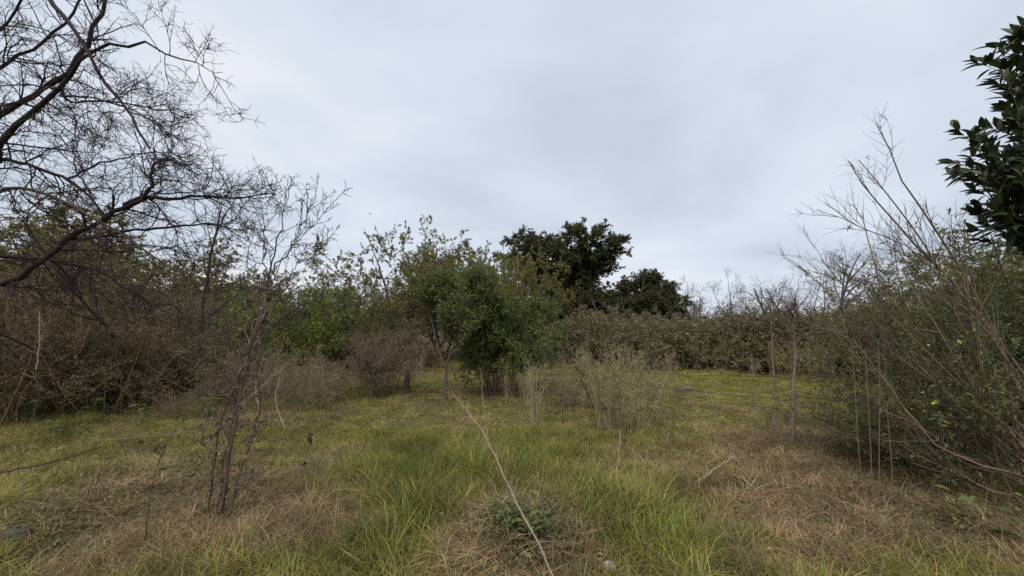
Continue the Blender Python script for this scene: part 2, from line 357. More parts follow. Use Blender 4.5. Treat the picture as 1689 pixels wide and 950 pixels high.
a = pm.attributes.new('idx', 'INT', 'POINT'); a.data.foreach_set('value', I_.astype(np.int32))
a = pm.attributes.new('rot', 'FLOAT_VECTOR', 'POINT'); a.data.foreach_set('vector', R_.astype(np.float32).ravel())
a = pm.attributes.new('scl', 'FLOAT', 'POINT'); a.data.foreach_set('value', S_.astype(np.float32))
a = pm.attributes.new('tint', 'FLOAT_COLOR', 'POINT'); a.data.foreach_set('color', np.c_[T_, np.ones(len(T_))].astype(np.float32).ravel())
ng = bpy.data.node_groups.new('grass_scatter', 'GeometryNodeTree')
ng.interface.new_socket('Geometry', in_out='INPUT', socket_type='NodeSocketGeometry'); ng.interface.new_socket('Geometry', in_out='OUTPUT', socket_type='NodeSocketGeometry')
gi = ng.nodes.new('NodeGroupInput'); gout = ng.nodes.new('NodeGroupOutput'); ci = ng.nodes.new('GeometryNodeCollectionInfo'); ci.inputs['Collection'].default_value = tuftcol
ci.inputs['Separate Children'].default_value = True; ci.inputs['Reset Children'].default_value = True
ip = ng.nodes.new('GeometryNodeInstanceOnPoints'); ip.inputs['Pick Instance'].default_value = True
def na_(nm, dt):
    q = ng.nodes.new('GeometryNodeInputNamedAttribute'); q.data_type = dt; q.inputs['Name'].default_value = nm; return q.outputs[0]
ng.links.new(gi.outputs[0], ip.inputs['Points']); ng.links.new(ci.outputs[0], ip.inputs['Instance'])
ng.links.new(na_('idx', 'INT'), ip.inputs['Instance Index']); ng.links.new(na_('rot', 'FLOAT_VECTOR'), ip.inputs['Rotation']); ng.links.new(na_('scl', 'FLOAT'), ip.inputs['Scale'])
ng.links.new(ip.outputs[0], gout.inputs[0])
gro = bpy.data.objects.new('grass', pm); COL.objects.link(gro); md = gro.modifiers.new('scatter', 'NODES'); md.node_group = ng
tag(gro, 'green and straw coloured rough grass covering the whole pasture', 'grass', kind='stuff')

# litter of fallen leaves
rl = RNG(17); k = 2600; y = np.sqrt(rl.uniform(2 ** 2, 9 ** 2, k)); x = rl.uniform(-1.4, 1.4, k) * y
px = CX + F * x / y; py = HY + F * EYE / y; keep = rl.random(k) < np.clip(blob(px, py, [(150, 800, 250, 90, .8), (1450, 850, 250, 100, .6), (850, 920, 150, 50, .8), (500, 880, 150, 60, .5)]) + .08, 0, 1)
x, y = x[keep], y[keep]; k = len(x); st = np.stack([x, y, gz(x, y) + rl.uniform(.01, .07, k)], -1); az = rl.uniform(0, 2 * pi, k)
d = np.stack([np.cos(az), np.sin(az), rl.normal(0, .25, k)], -1); lp = np.stack([st, st + d * .03], 1)
lv = leaves(rl, (lp, None), 1, size=(.025, .06), asp=.6, spread=.1, cols=((.16, .11, .07), (.28, .24, .16), (.10, .07, .05), (.2, .19, .10)), upn=2)
lo = bpy.data.objects.new('fallen_leaves', leafmesh('fallen_leaves', lv)); COL.objects.link(lo); lo.data.materials.append(M_DRY)
tag(lo, 'small brown and pale fallen leaves littering the grass', 'leaves', kind='stuff')

rl = RNG(18); HP = []
for (cx, cyy, rx, ry, k) in ((870, 915, 70, 40, 1500), (905, 865, 45, 25, 500), (150, 800, 160, 60, 900), (120, 705, 90, 22, 900), (330, 780, 90, 50, 500), (1560, 850, 110, 60, 700), (1420, 790, 80, 50, 500), (60, 880, 80, 50, 400), (1180, 720, 60, 25, 250)):
    a_ = rl.normal(cx, rx * .6, k); b_ = np.clip(rl.normal(cyy, ry * .6, k), 600, 1100); yy = F * EYE / (b_ - HY); xx = (a_ - CX) / F * yy; HP.append(np.stack([xx, yy, gz(xx, yy) + rl.gamma(2., .025, k)], -1))
HP = np.concatenate(HP); az = rl.uniform(0, 2 * pi, len(HP)); d = np.stack([np.cos(az), np.sin(az), rl.uniform(-.1, .5, len(HP))], -1); lp = np.stack([HP, HP + d * .02], 1)
ho = bpy.data.objects.new('low_herbs', leafmesh('low_herbs', leaves(rl, (lp, None), 1, size=(.022, .05), asp=.55, spread=.2, cols=((.075, .08, .032), (.095, .10, .04), (.055, .062, .026), (.12, .10, .055)), upn=1.5))); COL.objects.link(ho); ho.data.materials.append(M_LEAF)
tag(ho, 'low dark leafy herbs creeping through the grass and over the mound', 'herbs', kind='stuff')

# ================================================================== plant kinds
def leafy(seed, st, lv, q, leaf, wcol=(.09, .07, .05), extra=None, lmat=M_LEAF, names=('stems', 'twigs', 'foliage'), q1=0):
    rng = RNG(seed); base = stems(rng, **st) if isinstance(st, dict) else st(rng)
    g = wood(rng, base[0], base[1], lv); parts = []
    parts.append((names[0], tubes('stems', g[:2], 5, wcol, rng=rng), M_BARK, None))
    if len(g) > 2: parts.append((names[1], tubes('twigs', g[2:], 3, np.array(wcol) * 1.1, rng=rng), M_TWIG, 'stuff'))
    if q:
        ls = [leaves(rng, g[-1], q, **leaf)]
        if q1: ls.append(leaves(rng, g[-2], q1, **leaf))
        parts.append((names[2], leafmesh('foliage', *ls), lmat, 'stuff'))
    return Proto(*parts)
TREE = ('trunk', 'twigs', 'crown')

# bramble hedge bushes
BRC = [((.13, .108, .06), (.10, .082, .05), (.15, .125, .07), (.085, .08, .04)), ((.10, .10, .05), (.13, .12, .065), (.085, .085, .04), (.12, .10, .06)), ((.12, .125, .075), (.10, .11, .055), (.15, .145, .09), (.11, .085, .055))]
BR = [leafy(200 + i, dict(nst=30, h=2.2, lean=38, ring=.7, rad=.013, n=8, wig=.10, trop=-.06),
            [dict(k=6, ln=(.5, 1.0), ang=40, wig=.16, n=5, trop=-.03, rs=.6, rmin=.006), dict(k=5, ln=(.2, .45), ang=45, n=4, wig=.18, rs=.6, rmin=.0045)],
            7, dict(size=(.06, .11), asp=.6, cols=BRC[i], spread=.8, cvar=.4), wcol=(.13, .105, .074)) for i in range(3)]
BRL = ('reddish brown bramble bush in the long hedge below the dark evergreen trees', 'olive-brown bramble bush in the long hedge below the dark evergreen trees', 'grey-green bramble bush in the long hedge below the dark evergreen trees')
rb = RNG(21); hedge = []
for i in range(38):
    u = i / 37; px = 880 + u * 560 + rb.normal(0, 8); Y = 15.2 - 3.5 * u ** 1.6 + rb.normal(0, .35)
    hedge.append(((px - CX) / F * Y, Y, .66 + .1 * u + rb.uniform(-.1, .12)))
for i in range(14):
    u = i / 13; px = 900 + u * 560 + rb.normal(0, 8); Y = 18 - 3 * u
    hedge.append(((px - CX) / F * Y, Y, .80 + rb.uniform(-.1, .12)))
for i, (x, y, s) in enumerate(hedge):
    BR[(i * 7 // 3) % 3].put('bramble_bush', BRL[(i * 7 // 3) % 3], 'bramble', x, y, ('reddish', 'olive', 'grey-green')[(i * 7 // 3) % 3] + ' bramble bushes of the far hedge', rb.uniform(0, 6.28), (s * 1.25, s * 1.25, s))

# dark evergreen oak
def oak(seed, h, spread, leafcols, nl=11, k2=8, k3=7, q=11, size=(.11, .2), trunk_r=.22, first=.3):
    rng = RNG(seed); nst = 3
    base = stems(rng, nst, h * .82, lean=13, ring=.25, rad=trunk_r, n=9, wig=.07, trop=.02, hv=.15, taper=.25)
    g = wood(rng, *base, [dict(k=nl, t=(first, 1), ln=(spread * .7, spread * 1.25), ang=58, angv=14, n=7, wig=.12, trop=.05, rs=.5, fall=.55), dict(k=k2, t=(.3, 1), ln=(spread * .28, spread * .55), ang=45, n=5, wig=.15, trop=.06, rs=.5, rmin=.01),
                              dict(k=k3, t=(.2, 1), ln=(.25, .6), ang=45, n=4, wig=.2, rs=.6, rmin=.006)])
    return Proto(('trunk', tubes('trunk', g[:2], 6, (.07, .055, .045), rng=rng), M_BARK, None), ('twigs', tubes('twigs', g[2:], 3, (.07, .055, .045), rng=rng), M_TWIG, 'stuff'),
                 ('crown', leafmesh('crown', leaves(rng, g[-1], q, size=size, asp=.5, cols=leafcols, spread=.75)), M_LEAF, 'stuff'))
OAKC = ((.042, .05, .019), (.058, .065, .025), (.078, .077, .034), (.034, .039, .017))
OK1 = oak(301, 7.4, 2.7, OAKC, nl=16, k2=9, k3=9, q=20, size=(.08, .14)); OK2 = oak(302, 5.2, 2.2, OAKC, nl=13, k2=8, k3=8, q=18, size=(.08, .14), first=.12)
OK1.put('evergreen_tree', 'tall dark evergreen tree with a rounded domed crown above the hedge', 'tree', 4.75, 22.0, 'dark evergreen trees', .4, (1.22, 1.22, 1.06))
OK2.put('evergreen_tree', 'lower dark evergreen beside the tall domed tree, sloping down towards the bare trees', 'tree', 6.9, 21, 'dark evergreen trees', 1.2, (1.0, 1.0, .86))
OK2.put('evergreen_tree', 'dark evergreen with a low crown behind the leafy field tree', 'tree', 2.2, 23, 'dark evergreen trees', 2.9, (.8, .8, 1.0))
OK2.put('evergreen_tree', 'small dark evergreen at the low end of the evergreen clump', 'tree', 8.3, 22, 'dark evergreen trees', 4.1, (.7, .7, .72))

for px, Y, s_, rz in ((905, 20.5, .62, 0.5), (960, 20, .66, 2.0), (1015, 20.3, .7, 3.6), (1065, 20.6, .66, 5.0)):
    OK2.put('evergreen_tree', 'low dark evergreen filling the space under the tall domed tree behind the hedge', 'tree', (px - CX) / F * Y, Y, 'low evergreens under the domed tree', rz, (s_ * 1.2, s_ * 1.2, s_ * .9))

# olive-leaved layered thorn trees in the middle distance
OLC = ((.145, .14, .042), (.11, .115, .038), (.18, .16, .055), (.135, .105, .055))
def layered(seed, h, cols, q=8, sp=1.6, lean=27, nst=10, size=(.045, .08)):
    return leafy(seed, dict(nst=nst, h=h, lean=lean, ring=.3, rad=.07, n=9, wig=.12, trop=.0, hv=.22, taper=.1), [dict(k=10, t=(.3, 1), ln=(sp * .5, sp * .85), ang=66, n=6, wig=.18, trop=-.02, rs=.5, rmin=.012, fall=-.3), dict(k=9, t=(.1, 1), ln=(.35, .9), ang=52, n=5, wig=.22, rs=.5, rmin=.006), dict(k=4, t=(.05, 1), ln=(.15, .45), ang=50, n=3, wig=.2, rs=.6, rmin=.004)],
                 q, dict(size=size, asp=.5, cols=cols, spread=.8), wcol=(.10, .08, .062), names=TREE)
LY = [layered(311, 5.0, OLC, q=25, size=(.045, .08)), layered(312, 4.6, ((.17, .16, .05), (.14, .14, .045), (.12, .12, .045)), q=24, size=(.045, .08)), layered(313, 4.2, ((.12, .10, .06), (.10, .08, .055), (.13, .12, .05)), q=15, size=(.045, .08))]
def pt(px, Y): return (px - CX) / F * Y
LY[0].put('thorn_tree', 'tall olive-green thorn tree with a ragged flat top over brown undergrowth', 'tree', pt(672, 15.5), 15.5, 'olive-green trees behind the field', .3, (.9, .9, 1.0))
LY[1].put('thorn_tree', 'yellowish green tree with twiggy top behind the leafy field tree', 'tree', pt(785, 16), 16, 'olive-green trees behind the field', 1.3, (.95, .95, .88))
LY[1].put('thorn_tree', 'pale olive tree with bare twig ends beside the dark evergreens', 'tree', pt(850, 18.5), 18.5, 'olive-green trees behind the field', 2.2, (.9, .9, .98))
LY[2].put('thorn_tree', 'brownish olive tree between the ragged thorn tree and the yellowish tree', 'tree', pt(725, 18), 18, 'olive-green trees behind the field', 4.2, (1, 1, .95))
LY[2].put('thorn_tree', 'brown half-leafless thorn tree behind the pair of bright green shrubs', 'tree', pt(590, 16.5), 16.5, 'olive-green trees behind the field', 5.2, (.8, .8, .78))
LY[0].put('thorn_tree', 'low olive tree in the dip behind the bare sapling', 'tree', pt(520, 18), 18, 'olive-green trees behind the field', 3.2, (.9, .9, .64))
LY[2].put('thorn_tree', 'brownish tree beyond the grey-green shrub', 'tree', pt(430, 16), 16, 'olive-green trees behind the field', .8, (1, 1, .76))
LY[0].put('thorn_tree', 'broad olive tree beyond the brown thicket, behind the overhanging limbs', 'tree', pt(110, 11.5), 11.5, 'olive-green trees behind the field', 2.0, (1.15, 1.15, .98))
LY[0].put('thorn_tree', 'dark olive tree at the outer end of the brown thicket', 'tree', pt(-60, 11), 11, 'olive-green trees behind the field', 2.7, (1.1, 1.1, .9))
LY[1].put('thorn_tree', 'mossy olive tree beyond the middle of the brown thicket', 'tree', pt(270, 14), 14, 'olive-green trees behind the field', 4.4, (1.0, 1.0, .8))

# far row of wood behind everything
FARP = [layered(321, 4.6, ((.10, .095, .05), (.085, .08, .045)), q=12, nst=6), layered(322, 4.4, ((.12, .10, .06), (.10, .08, .06)), q=5, nst=6)]
rf = RNG(33)
for i in range(26):
    px = -60 + i * 75 + rf.normal(0, 12); Y = 25 + rf.uniform(-1.5, 4)
    if 1230 < px < 1290: continue
    s = .85 + rf.uniform(-.1, .2)
    if px > 1080: s *= .72
    if 380 < px < 600: s *= .8
    FARP[i % 2].put('woodland_tree', 'dull brownish tree in the wood beyond the field, half hidden by nearer trees', 'tree', pt(px, Y), Y, 'trees of the far wood', rf.uniform(0, 6.28), s)

# bare trees on the right
def bare(seed, h, nst, rad, sp, col, k=(8, 7, 6), lean=25, trop=.05, last=(.12, .35)):
    rng = RNG(seed); base = stems(rng, nst, h, lean=lean, ring=.12, rad=rad, n=9, wig=.12, trop=trop, taper=.2)
    g = wood(rng, *base, [dict(k=k[0], t=(.3, 1), ln=(sp * .6, sp), ang=48, n=7, wig=.17, trop=.03, rs=.55, rmin=.008), dict(k=k[1], ln=(sp * .25, sp * .5), ang=45, n=5, wig=.2, rs=.6, rmin=.005), dict(k=k[2], ln=last, ang=48, n=3, wig=.2, rs=.6, rmin=.003)])
    return Proto(('trunk', tubes('trunk', g[:2], 6, col, rng=rng), M_BARK, None), ('twigs', tubes('twigs', g[2:], 3, np.array(col) * 1.1, rng=rng), M_TWIG, 'stuff'))
BT = bare(331, 3.9, 5, .09, 1.9, (.075, .06, .055), lean=34)
BT2 = bare(332, 4.3, 6, .06, 1.4, (.055, .046, .042), lean=28)
BT.put('bare_tree', 'leafless spreading tree with crooked grey limbs behind the hedge end', 'tree', pt(1378, 12.5), 12.5, 'leafless trees', 1.0, (1.05, 1.05, 1.16))
for (px, Y, s, rz) in ((1150, 21, .95, .2), (1215, 20, .95, 2.2), (1180, 24, 1.0, 4), (1295, 18.5, .92, 5), (1330, 17, .95, 3.3), (1255, 22, .9, 1.1)):
    BT2.put('bare_tree', 'thin leafless tree in the row above the bramble hedge', 'tree', pt(px, Y), Y, 'leafless trees above the hedge', rz, s * .92)

# ------------------------------------------------------------------ leafy pair in the field
FT = dict(size=(.03, .055), asp=.5, cols=((.075, .098, .028), (.095, .12, .034), (.06, .082, .025), (.12, .13, .04)), spread=.75)
rng = RNG(401); b0 = G(737, 662)
def fl(*p): return [(a, c, d) for a, c, d in p]
tr = [limb(rng, [(737, 668, b0[1]), (735, 630, b0[1]), (733, 605, b0[1] + .02), (742, 590, b0[1]), (752, 560, b0[1] - .1), (760, 510, b0[1] - .1)], 4.5, 2.2, 12, .006), limb(rng, [(733, 606, b0[1]), (724, 575, b0[1] + .1), (712, 530, b0[1] + .2), (705, 490, b0[1] + .3)], 3.2, 1.6, 12, .006), limb(rng, [(752, 560, b0[1] - .1), (775, 520, b0[1] + .2), (790, 475, b0[1] + .4)], 2.5, 1.3, 12, .006), limb(rng, [(742, 590, b0[1]), (738, 540, b0[1] + .3), (735, 480, b0[1] + .5)], 2.5, 1.3, 12, .006)]
g = wood(rng, *stack(tr), [dict(k=24, t=(.62, 1), ln=(.5, .95), ang=46, n=6, wig=.14, trop=.13, rs=.5, rmin=.005, fall=.35), dict(k=9, ln=(.2, .42), ang=45, n=4, wig=.18, trop=.05, rs=.6, rmin=.003), dict(k=5, ln=(.1, .2), ang=45, n=3, wig=.2, rs=.6, rmin=.002)])
g1 = g[1]; sel = np.ones(len(g1[0]), bool)
tt = thing('field_tree', 'small fine-leaved green tree with a forked bare trunk standing in the field', 'tree', b0)
part(tt, 'trunk', tubes('trunk', g[:1], 8, (.055, .047, .038), rng=rng, base=b0), M_BARK); part(tt, 'branches', tubes('branches', g[1:2], 4, (.07, .058, .045), rng=rng, base=b0), M_BARK)
part(tt, 'twigs', tubes('twigs', g[2:], 3, (.08, .065, .045), rng=rng, base=b0), M_TWIG, 'stuff')
part(tt, 'crown', leafmesh('crown', leaves(rng, g[-1], 5, **FT), base=b0), M_LEAF, 'stuff')
FS = leafy(402, dict(nst=20, h=2.4, lean=17, ring=.35, rad=.022, n=8, wig=.09, trop=.05), [dict(k=12, t=(.22, 1), ln=(.45, .85), ang=48, n=6, wig=.14, trop=.05, rs=.5, rmin=.005), dict(k=8, ln=(.2, .4), ang=45, n=4, wig=.18, rs=.6, rmin=.003), dict(k=3, ln=(.1, .22), ang=45, n=3, wig=.2, rs=.6, rmin=.002)],
           9, dict(size=(.04, .07), asp=.5, cols=((.066, .092, .026), (.085, .11, .03), (.05, .07, .021), (.105, .125, .036)), spread=.75), wcol=(.10, .08, .06))
c0 = G(818, 648)
FS.put('green_shrub', 'dense rounded bright green shrub beside the forked field tree', 'shrub', c0[0], c0[1], None, .5, (.84, .84, .98))

# ------------------------------------------------------------------ shrubs left of centre
GS = [leafy(411, dict(nst=16, h=2.3, lean=20, ring=.35, rad=.02, n=8, wig=.1, trop=.04), [dict(k=9, t=(.15, 1), ln=(.4, .8), ang=50, n=5, wig=.15, trop=.03, rs=.5, rmin=.005), dict(k=7, ln=(.2, .4), ang=45, n=4, wig=.18, rs=.6, rmin=.003)],
            16, dict(size=(.032, .06), asp=.5, cols=c, spread=.75), wcol=(.09, .07, .05)) for c in (((.14, .18, .036), (.18, .21, .045), (.09, .125, .03)), ((.075, .11, .035), (.10, .12, .04), (.06, .085, .03)))]
rs_ = RNG(51)
for (px, Y, s, v_, lab) in ((405, 10.5, 1.0, 0, 'bright green shrub behind the vine-wrapped dead sapling'), (470, 11, .92, 0, 'bright yellow-green shrub just past the dead sapling'), (540, 11.5, 1.06, 0, 'tall green shrub at the field edge before the thorn trees'),
                           (575, 13, 1.1, 1, 'dull green shrub standing in front of the brown thorn tree'), (500, 13.5, 1.1, 1, 'dull green shrub behind the two bright green shrubs'), (440, 13.5, 1.1, 1, 'dull green shrub between the grey-green shrub and the bright ones'), (640, 12.5, .85, 1, 'low olive shrub under the ragged flat-topped thorn tree'), (360, 12, 1.0, 1, 'dark green shrub standing behind the grey-green shrub')):
    GS[v_].put('green_shrub', lab, 'shrub', pt(px, Y), Y, 'green shrubs along the field edge', rs_.uniform(0, 6.28), (s * .8, s * .8, s))
GG = leafy(421, dict(nst=40, h=1.9, lean=24, ring=.4, rad=.012, n=8, wig=.08, trop=.05), [dict(k=8, t=(.2, 1), ln=(.3, .6), ang=35, n=5, wig=.12, trop=.05, rs=.6, rmin=.003), dict(k=5, ln=(.15, .3), ang=35, n=3, wig=.15, rs=.6, rmin=.002)],
           5, dict(size=(.025, .05), asp=.3, cols=((.11, .115, .075), (.09, .095, .06), (.13, .13, .09)), spread=.6), wcol=(.12, .105, .085))
GG.put('grey_shrub', 'soft grey-green twiggy shrub at the end of the brown thicket', 'shrub', pt(322, 8.6), 8.6, None, .2, (.8, .8, .98))

# brown twig shrubs (thicket and field)
def twiggy(seed, h, nst=24, lean=30, ring=.5, rad=.014, col=(.10, .072, .055), k=(8, 7, 5), q=1, trop=-.02, wig=.13, lc=((.12, .09, .06), (.09, .085, .045)), rm=(.004, .003, .002)):
    return leafy(seed, dict(nst=nst, h=h, lean=lean, ring=ring, rad=rad, n=8, wig=wig, trop=trop), [dict(k=k[0], t=(.15, 1), ln=(h * .2, h * .42), ang=48, n=5, wig=.2, rs=.55, rmin=rm[0]), dict(k=k[1], ln=(.18, .42), ang=48, n=4, wig=.22, rs=.6, rmin=rm[1]), dict(k=k[2], ln=(.07, .2), ang=48, n=3, wig=.2, rs=.6, rmin=rm[2])],
                 q, dict(size=(.03, .055), asp=.6, cols=lc, spread=.8), wcol=col)
RM = (.007, .0048, .0035); RED = ((.135, .095, .05), (.10, .075, .04), (.165, .125, .07))
TH = [twiggy(431, 2.7, 18, lean=32, ring=.7, rad=.024, col=(.13, .097, .058), k=(7, 5, 3), q=2, lc=RED, rm=RM), twiggy(432, 2.4, 22, lean=38, ring=.7, rad=.018, col=(.11, .087, .055), k=(7, 5, 3), q=3, lc=((.11, .105, .05), (.09, .07, .045), (.13, .1, .06)), rm=RM), twiggy(433, 3.0, 12, lean=26, ring=.4, rad=.032, col=(.095, .076, .052), k=(7, 6, 3), q=1, lc=RED, rm=RM)]
THL = ('tangled reddish brown leafless shrub in the dense thicket below the overhanging limbs', 'brown thicket shrub with a few dull olive leaves below the overhanging limbs', 'taller dark-stemmed bare shrub in the thicket below the overhanging limbs')
rt = RNG(52); ni = 0
for (px, Y, s) in ((20, 7.2, 1.0), (-60, 7.6, 1.1), (90, 7.8, 1.0), (150, 8.2, 1.0), (215, 8.6, .95), (265, 9.6, 1.0), (45, 9, 1.15), (130, 9.6, 1.15), (200, 10.2, 1.1), (-20, 6.4, .9), (-130, 6.8, 1.0), (300, 11, 1.05), (235, 11.5, 1.15), (60, 6.6, .75), (150, 7.3, .7), (230, 7.8, .7), (330, 10.2, .85), (-40, 9, 1.2), (185, 7.0, .72), (270, 7.5, .75), (110, 6.9, .8)):
    TH[ni % 3].put('bare_shrub', THL[ni % 3], 'shrub', pt(px, Y), Y, ('reddish', 'olive-leaved', 'dark-stemmed')[ni % 3] + ' shrubs of the thicket', rt.uniform(0, 6.28), s * (1 if ni % 3 else .95)); ni += 1
FB = [twiggy(441, 1.5, 22, lean=26, ring=.3, rad=.011, col=(.13, .10, .08), q=1), twiggy(442, 1.15, 18, lean=34, ring=.45, rad=.009, col=(.17, .135, .095), q=1, wig=.18, k=(5, 4, 3), rm=(.005, .0035, .0025))]
FB[0].put('dead_shrub', 'grey-brown dead shrub with upright stems beside the dark mossy stump', 'shrub', *G(632, 652)[:2], None, .3, (.8, .8, .9))
for (px, py, s, v_) in ((590, 612, 1.0, 0), (612, 606, 1.1, 0), (660, 610, 1.1, 0), (700, 606, 1.0, 1)):
    q = G(px, py); FB[v_].put('dead_shrub', 'brown leafless shrub at the back edge of the field under the thorn trees', 'shrub', q[0], q[1], 'brown shrubs at the back of the field', rt.uniform(0, 6.28), s)
for (px, py, s, v_, lab) in ((458, 676, .75, 1, 'low dry brown tangle at the foot of the dead sapling'), (515, 668, .75, 1, 'pale arching dry weed tangle in the field past the dead sapling'), (400, 666, .95, 1, 'reddish brown dry tangle behind the dead sapling stems'), (440, 652, .85, 1, 'brown dry weed tangle at the back of the field past the sapling'), (545, 648, .75, 1, 'straw-brown dry tangle before the tall green field-edge shrub'), (352, 672, .5, 1, 'dry brown tangle in front of the grey-green shrub'), (300, 690, .45, 1, 'low heap of grey dry stems beside the broad-leaved plant')):
    q = G(px, py); FB[v_].put('dry_tangle', lab, 'weeds', q[0], q[1], 'dry tangles near the dead sapling', rt.uniform(0, 6.28), s)

# ================================================================== overhanging bare tree, upper left
rng = RNG(501); hb = np.array([-6.35, 4.45, 0.])
def tk(z): return (CX + F * hb[0] / hb[1], HY - (z - EYE) / hb[1] * F, hb[1])
trunk = smooth_poly([[hb[0] - .2, hb[1], -.1], [hb[0] - .05, hb[1], 1.0], [hb[0], hb[1], 2.2], [hb[0] - .1, hb[1], 3.6], [hb[0] + .2, hb[1] - .1, 5.2], [hb[0] + .5, hb[1] - .2, 6.4]], 16)
T0 = (trunk[None], np.linspace(.15, .05, 16)[None])
T1 = limb(rng, [tk(1.9), (0, 470, 4.45), (60, 440, 4.5), (120, 390, 4.5), (165, 368, 4.45), (205, 338, 4.4), (240, 325, 4.3)], 8, 4.5)
T2 = limb(rng, [tk(3.2), (0, 237, 4.3), (30, 200, 4.2), (65, 178, 4.15), (97, 158, 4.1), (115, 125, 4.05), (135, 96, 4.0), (175, 68, 3.95), (235, 76, 4.0), (290, 90, 4.0), (372, 125, 3.9)], 9, .5, 22)
T3 = limb(rng, [tk(3.5), (0, 182, 4.5), (50, 160, 4.5), (100, 135, 4.4), (130, 100, 4.4), (160, 40, 4.4), (190, -30, 4.4)], 7, 4)
T4 = limb(rng, [(40, -90, 4.3), (80, 0, 4.1), (112, 38, 4.0), (140, 78, 3.9), (170, 130, 3.85), (203, 178, 3.8), (232, 215, 3.75), (246, 244, 3.7)], 6.5, 2.6)
T5 = limb(rng, [tk(3.0), (0, 256, 4.6), (60, 276, 4.5), (110, 295, 4.5), (150, 322, 4.4), (175, 360, 4.4)], 6, 2)
T6 = limb(rng, [tk(2.7), (0, 297, 4.2), (50, 315, 4.1), (110, 332, 4.0), (170, 368, 3.9), (230, 412, 3.8), (290, 440, 3.75), (340, 476, 3.7)], 5.5, 1.6)
T7 = limb(rng, [(205, 338, 4.4), (225, 330, 4.4), (242, 325, 4.3), (300, 326, 4.3), (332, 321, 4.3), (385, 333, 4.2), (445, 316, 4.2)], 5.5, 1.4)
T8 = limb(rng, [(238, 326, 4.3), (252, 300, 4.25), (250, 275, 4.2), (262, 262, 4.2), (290, 262, 4.2)], 4, 1.2)
T9 = limb(rng, [(120, 395, 4.5), (200, 383, 4.6), (280, 373, 4.7), (350, 367, 4.8), (410, 385, 4.9)], 4, 1.2)
T10 = limb(rng, [tk(3.9), (-10, 110, 4.8), (40, 95, 4.9), (90, 60, 5.0), (130, 10, 5.1), (150, -40, 5.1)], 5, 2)
T11 = limb(rng, [(100, 135, 4.4), (105, 170, 4.6), (180, 165, 4.7), (240, 175, 4.8), (310, 195, 4.9)], 3, 1)
T12 = limb(rng, [(150, 320, 4.4), (120, 270, 4.5), (130, 190, 4.6)], 2.2, .5)
T13 = limb(rng, [tk(2.1), (-20, 420, 4.6), (60, 425, 4.9), (150, 440, 5.1), (250, 500, 5.3)], 5, 2)
T14 = limb(rng, [(97, 158, 4.1), (180, 165, 4.0), (250, 200, 3.9), (300, 230, 3.9)], 2.5, 1)
T15 = limb(rng, [(110, 295, 4.5), (190, 262, 4.4), (250, 245, 4.4), (310, 262, 4.4)], 2.5, 1)
T16 = limb(rng, [tk(3.4), (-10, 60, 4.2), (20, 20, 4.2), (60, -40, 4.1)], 4, 2)
ht = thing('overhanging_bare_tree', 'large leafless thorny tree with dark limbs reaching over the thicket into the sky', 'tree', (hb[0], hb[1], float(gz(hb[0], hb[1]))))
hbz = np.array([hb[0], hb[1], float(gz(hb[0], hb[1]))])
DK = (.026, .021, .02)
part(ht, 'trunk', tubes('trunk', [T0], 10, DK, base=hbz), M_BARK)
LM = [T1, T2, T3, T4, T5, T6, T7, T8, T9, T10, T11, T12, T13, T14, T15, T16]
LM = [(a_, b_ * 1.12 * (1 + .22 * (rng.random(b_.shape) - .4))) for a_, b_ in LM]; T4 = LM[3]; T6 = LM[5]
for l_ in LM: part(ht, 'limb', tubes('limb', [l_], 7, DK if l_ is not T6 else (.036, .031, .026), base=hbz), M_BARK)
def rs16(l_): return np.stack([smooth_poly(np.c_[l_[0][0], l_[1][0]], 16)])
R16 = np.concatenate([rs16(l_) for l_ in LM if l_ is not T4]); rr = (R16[..., :3], R16[..., 3])
s1 = spawn(rng, *rr, k=15, t=(.15, 1), ang=55, angv=18, ln=(.45, 1.0), n=8, wig=.2, trop=-.01, rs=.55, rcap=.011, rmin=.0045, taper=.4)
s2 = spawn(rng, *s1, k=8, t=(.1, 1), ang=52, angv=15, ln=(.18, .45), n=5, wig=.2, rs=.65, rmin=.0034)
s3 = spawn(rng, *s2, k=5, t=(.1, 1), ang=55, angv=15, ln=(.05, .16), n=3, wig=.15, rs=.7, rmin=.0024)
r4 = np.concatenate([rs16(T4)]); s4 = spawn(rng, r4[..., :3], r4[..., 3], k=9, t=(.3, 1), ang=60, ln=(.08, .25), n=4, wig=.2, rs=.4, rmin=.002)
part(ht, 'branches', tubes('branches', [s1], 4, DK, base=hbz, rng=rng), M_TWIG, 'stuff')
part(ht, 'twigs', tubes('twigs', [s2, s3, s4], 3, (.03, .025, .025), base=hbz, rng=rng), M_TWIG, 'stuff')
# second thorny tree just behind (its crown shows between the limbs and the sapling)
HB = bare(511, 3.3, 6, .06, 1.3, (.04, .032, .03), k=(10, 8, 6), lean=34, trop=.0, last=(.08, .25))
HB.put('bare_tree', 'leafless dark thorn tree rising from the thicket beside the overhanging limbs', 'tree', pt(290, 8.0), 8.0, 'leafless trees', .9, (1.05, 1.05, 1.2))
HB.put('bare_tree', 'leafless dark thorn tree deeper in the thicket', 'tree', pt(150, 8.8), 8.8, 'leafless trees', 3.3, (1, 1, 1.05))

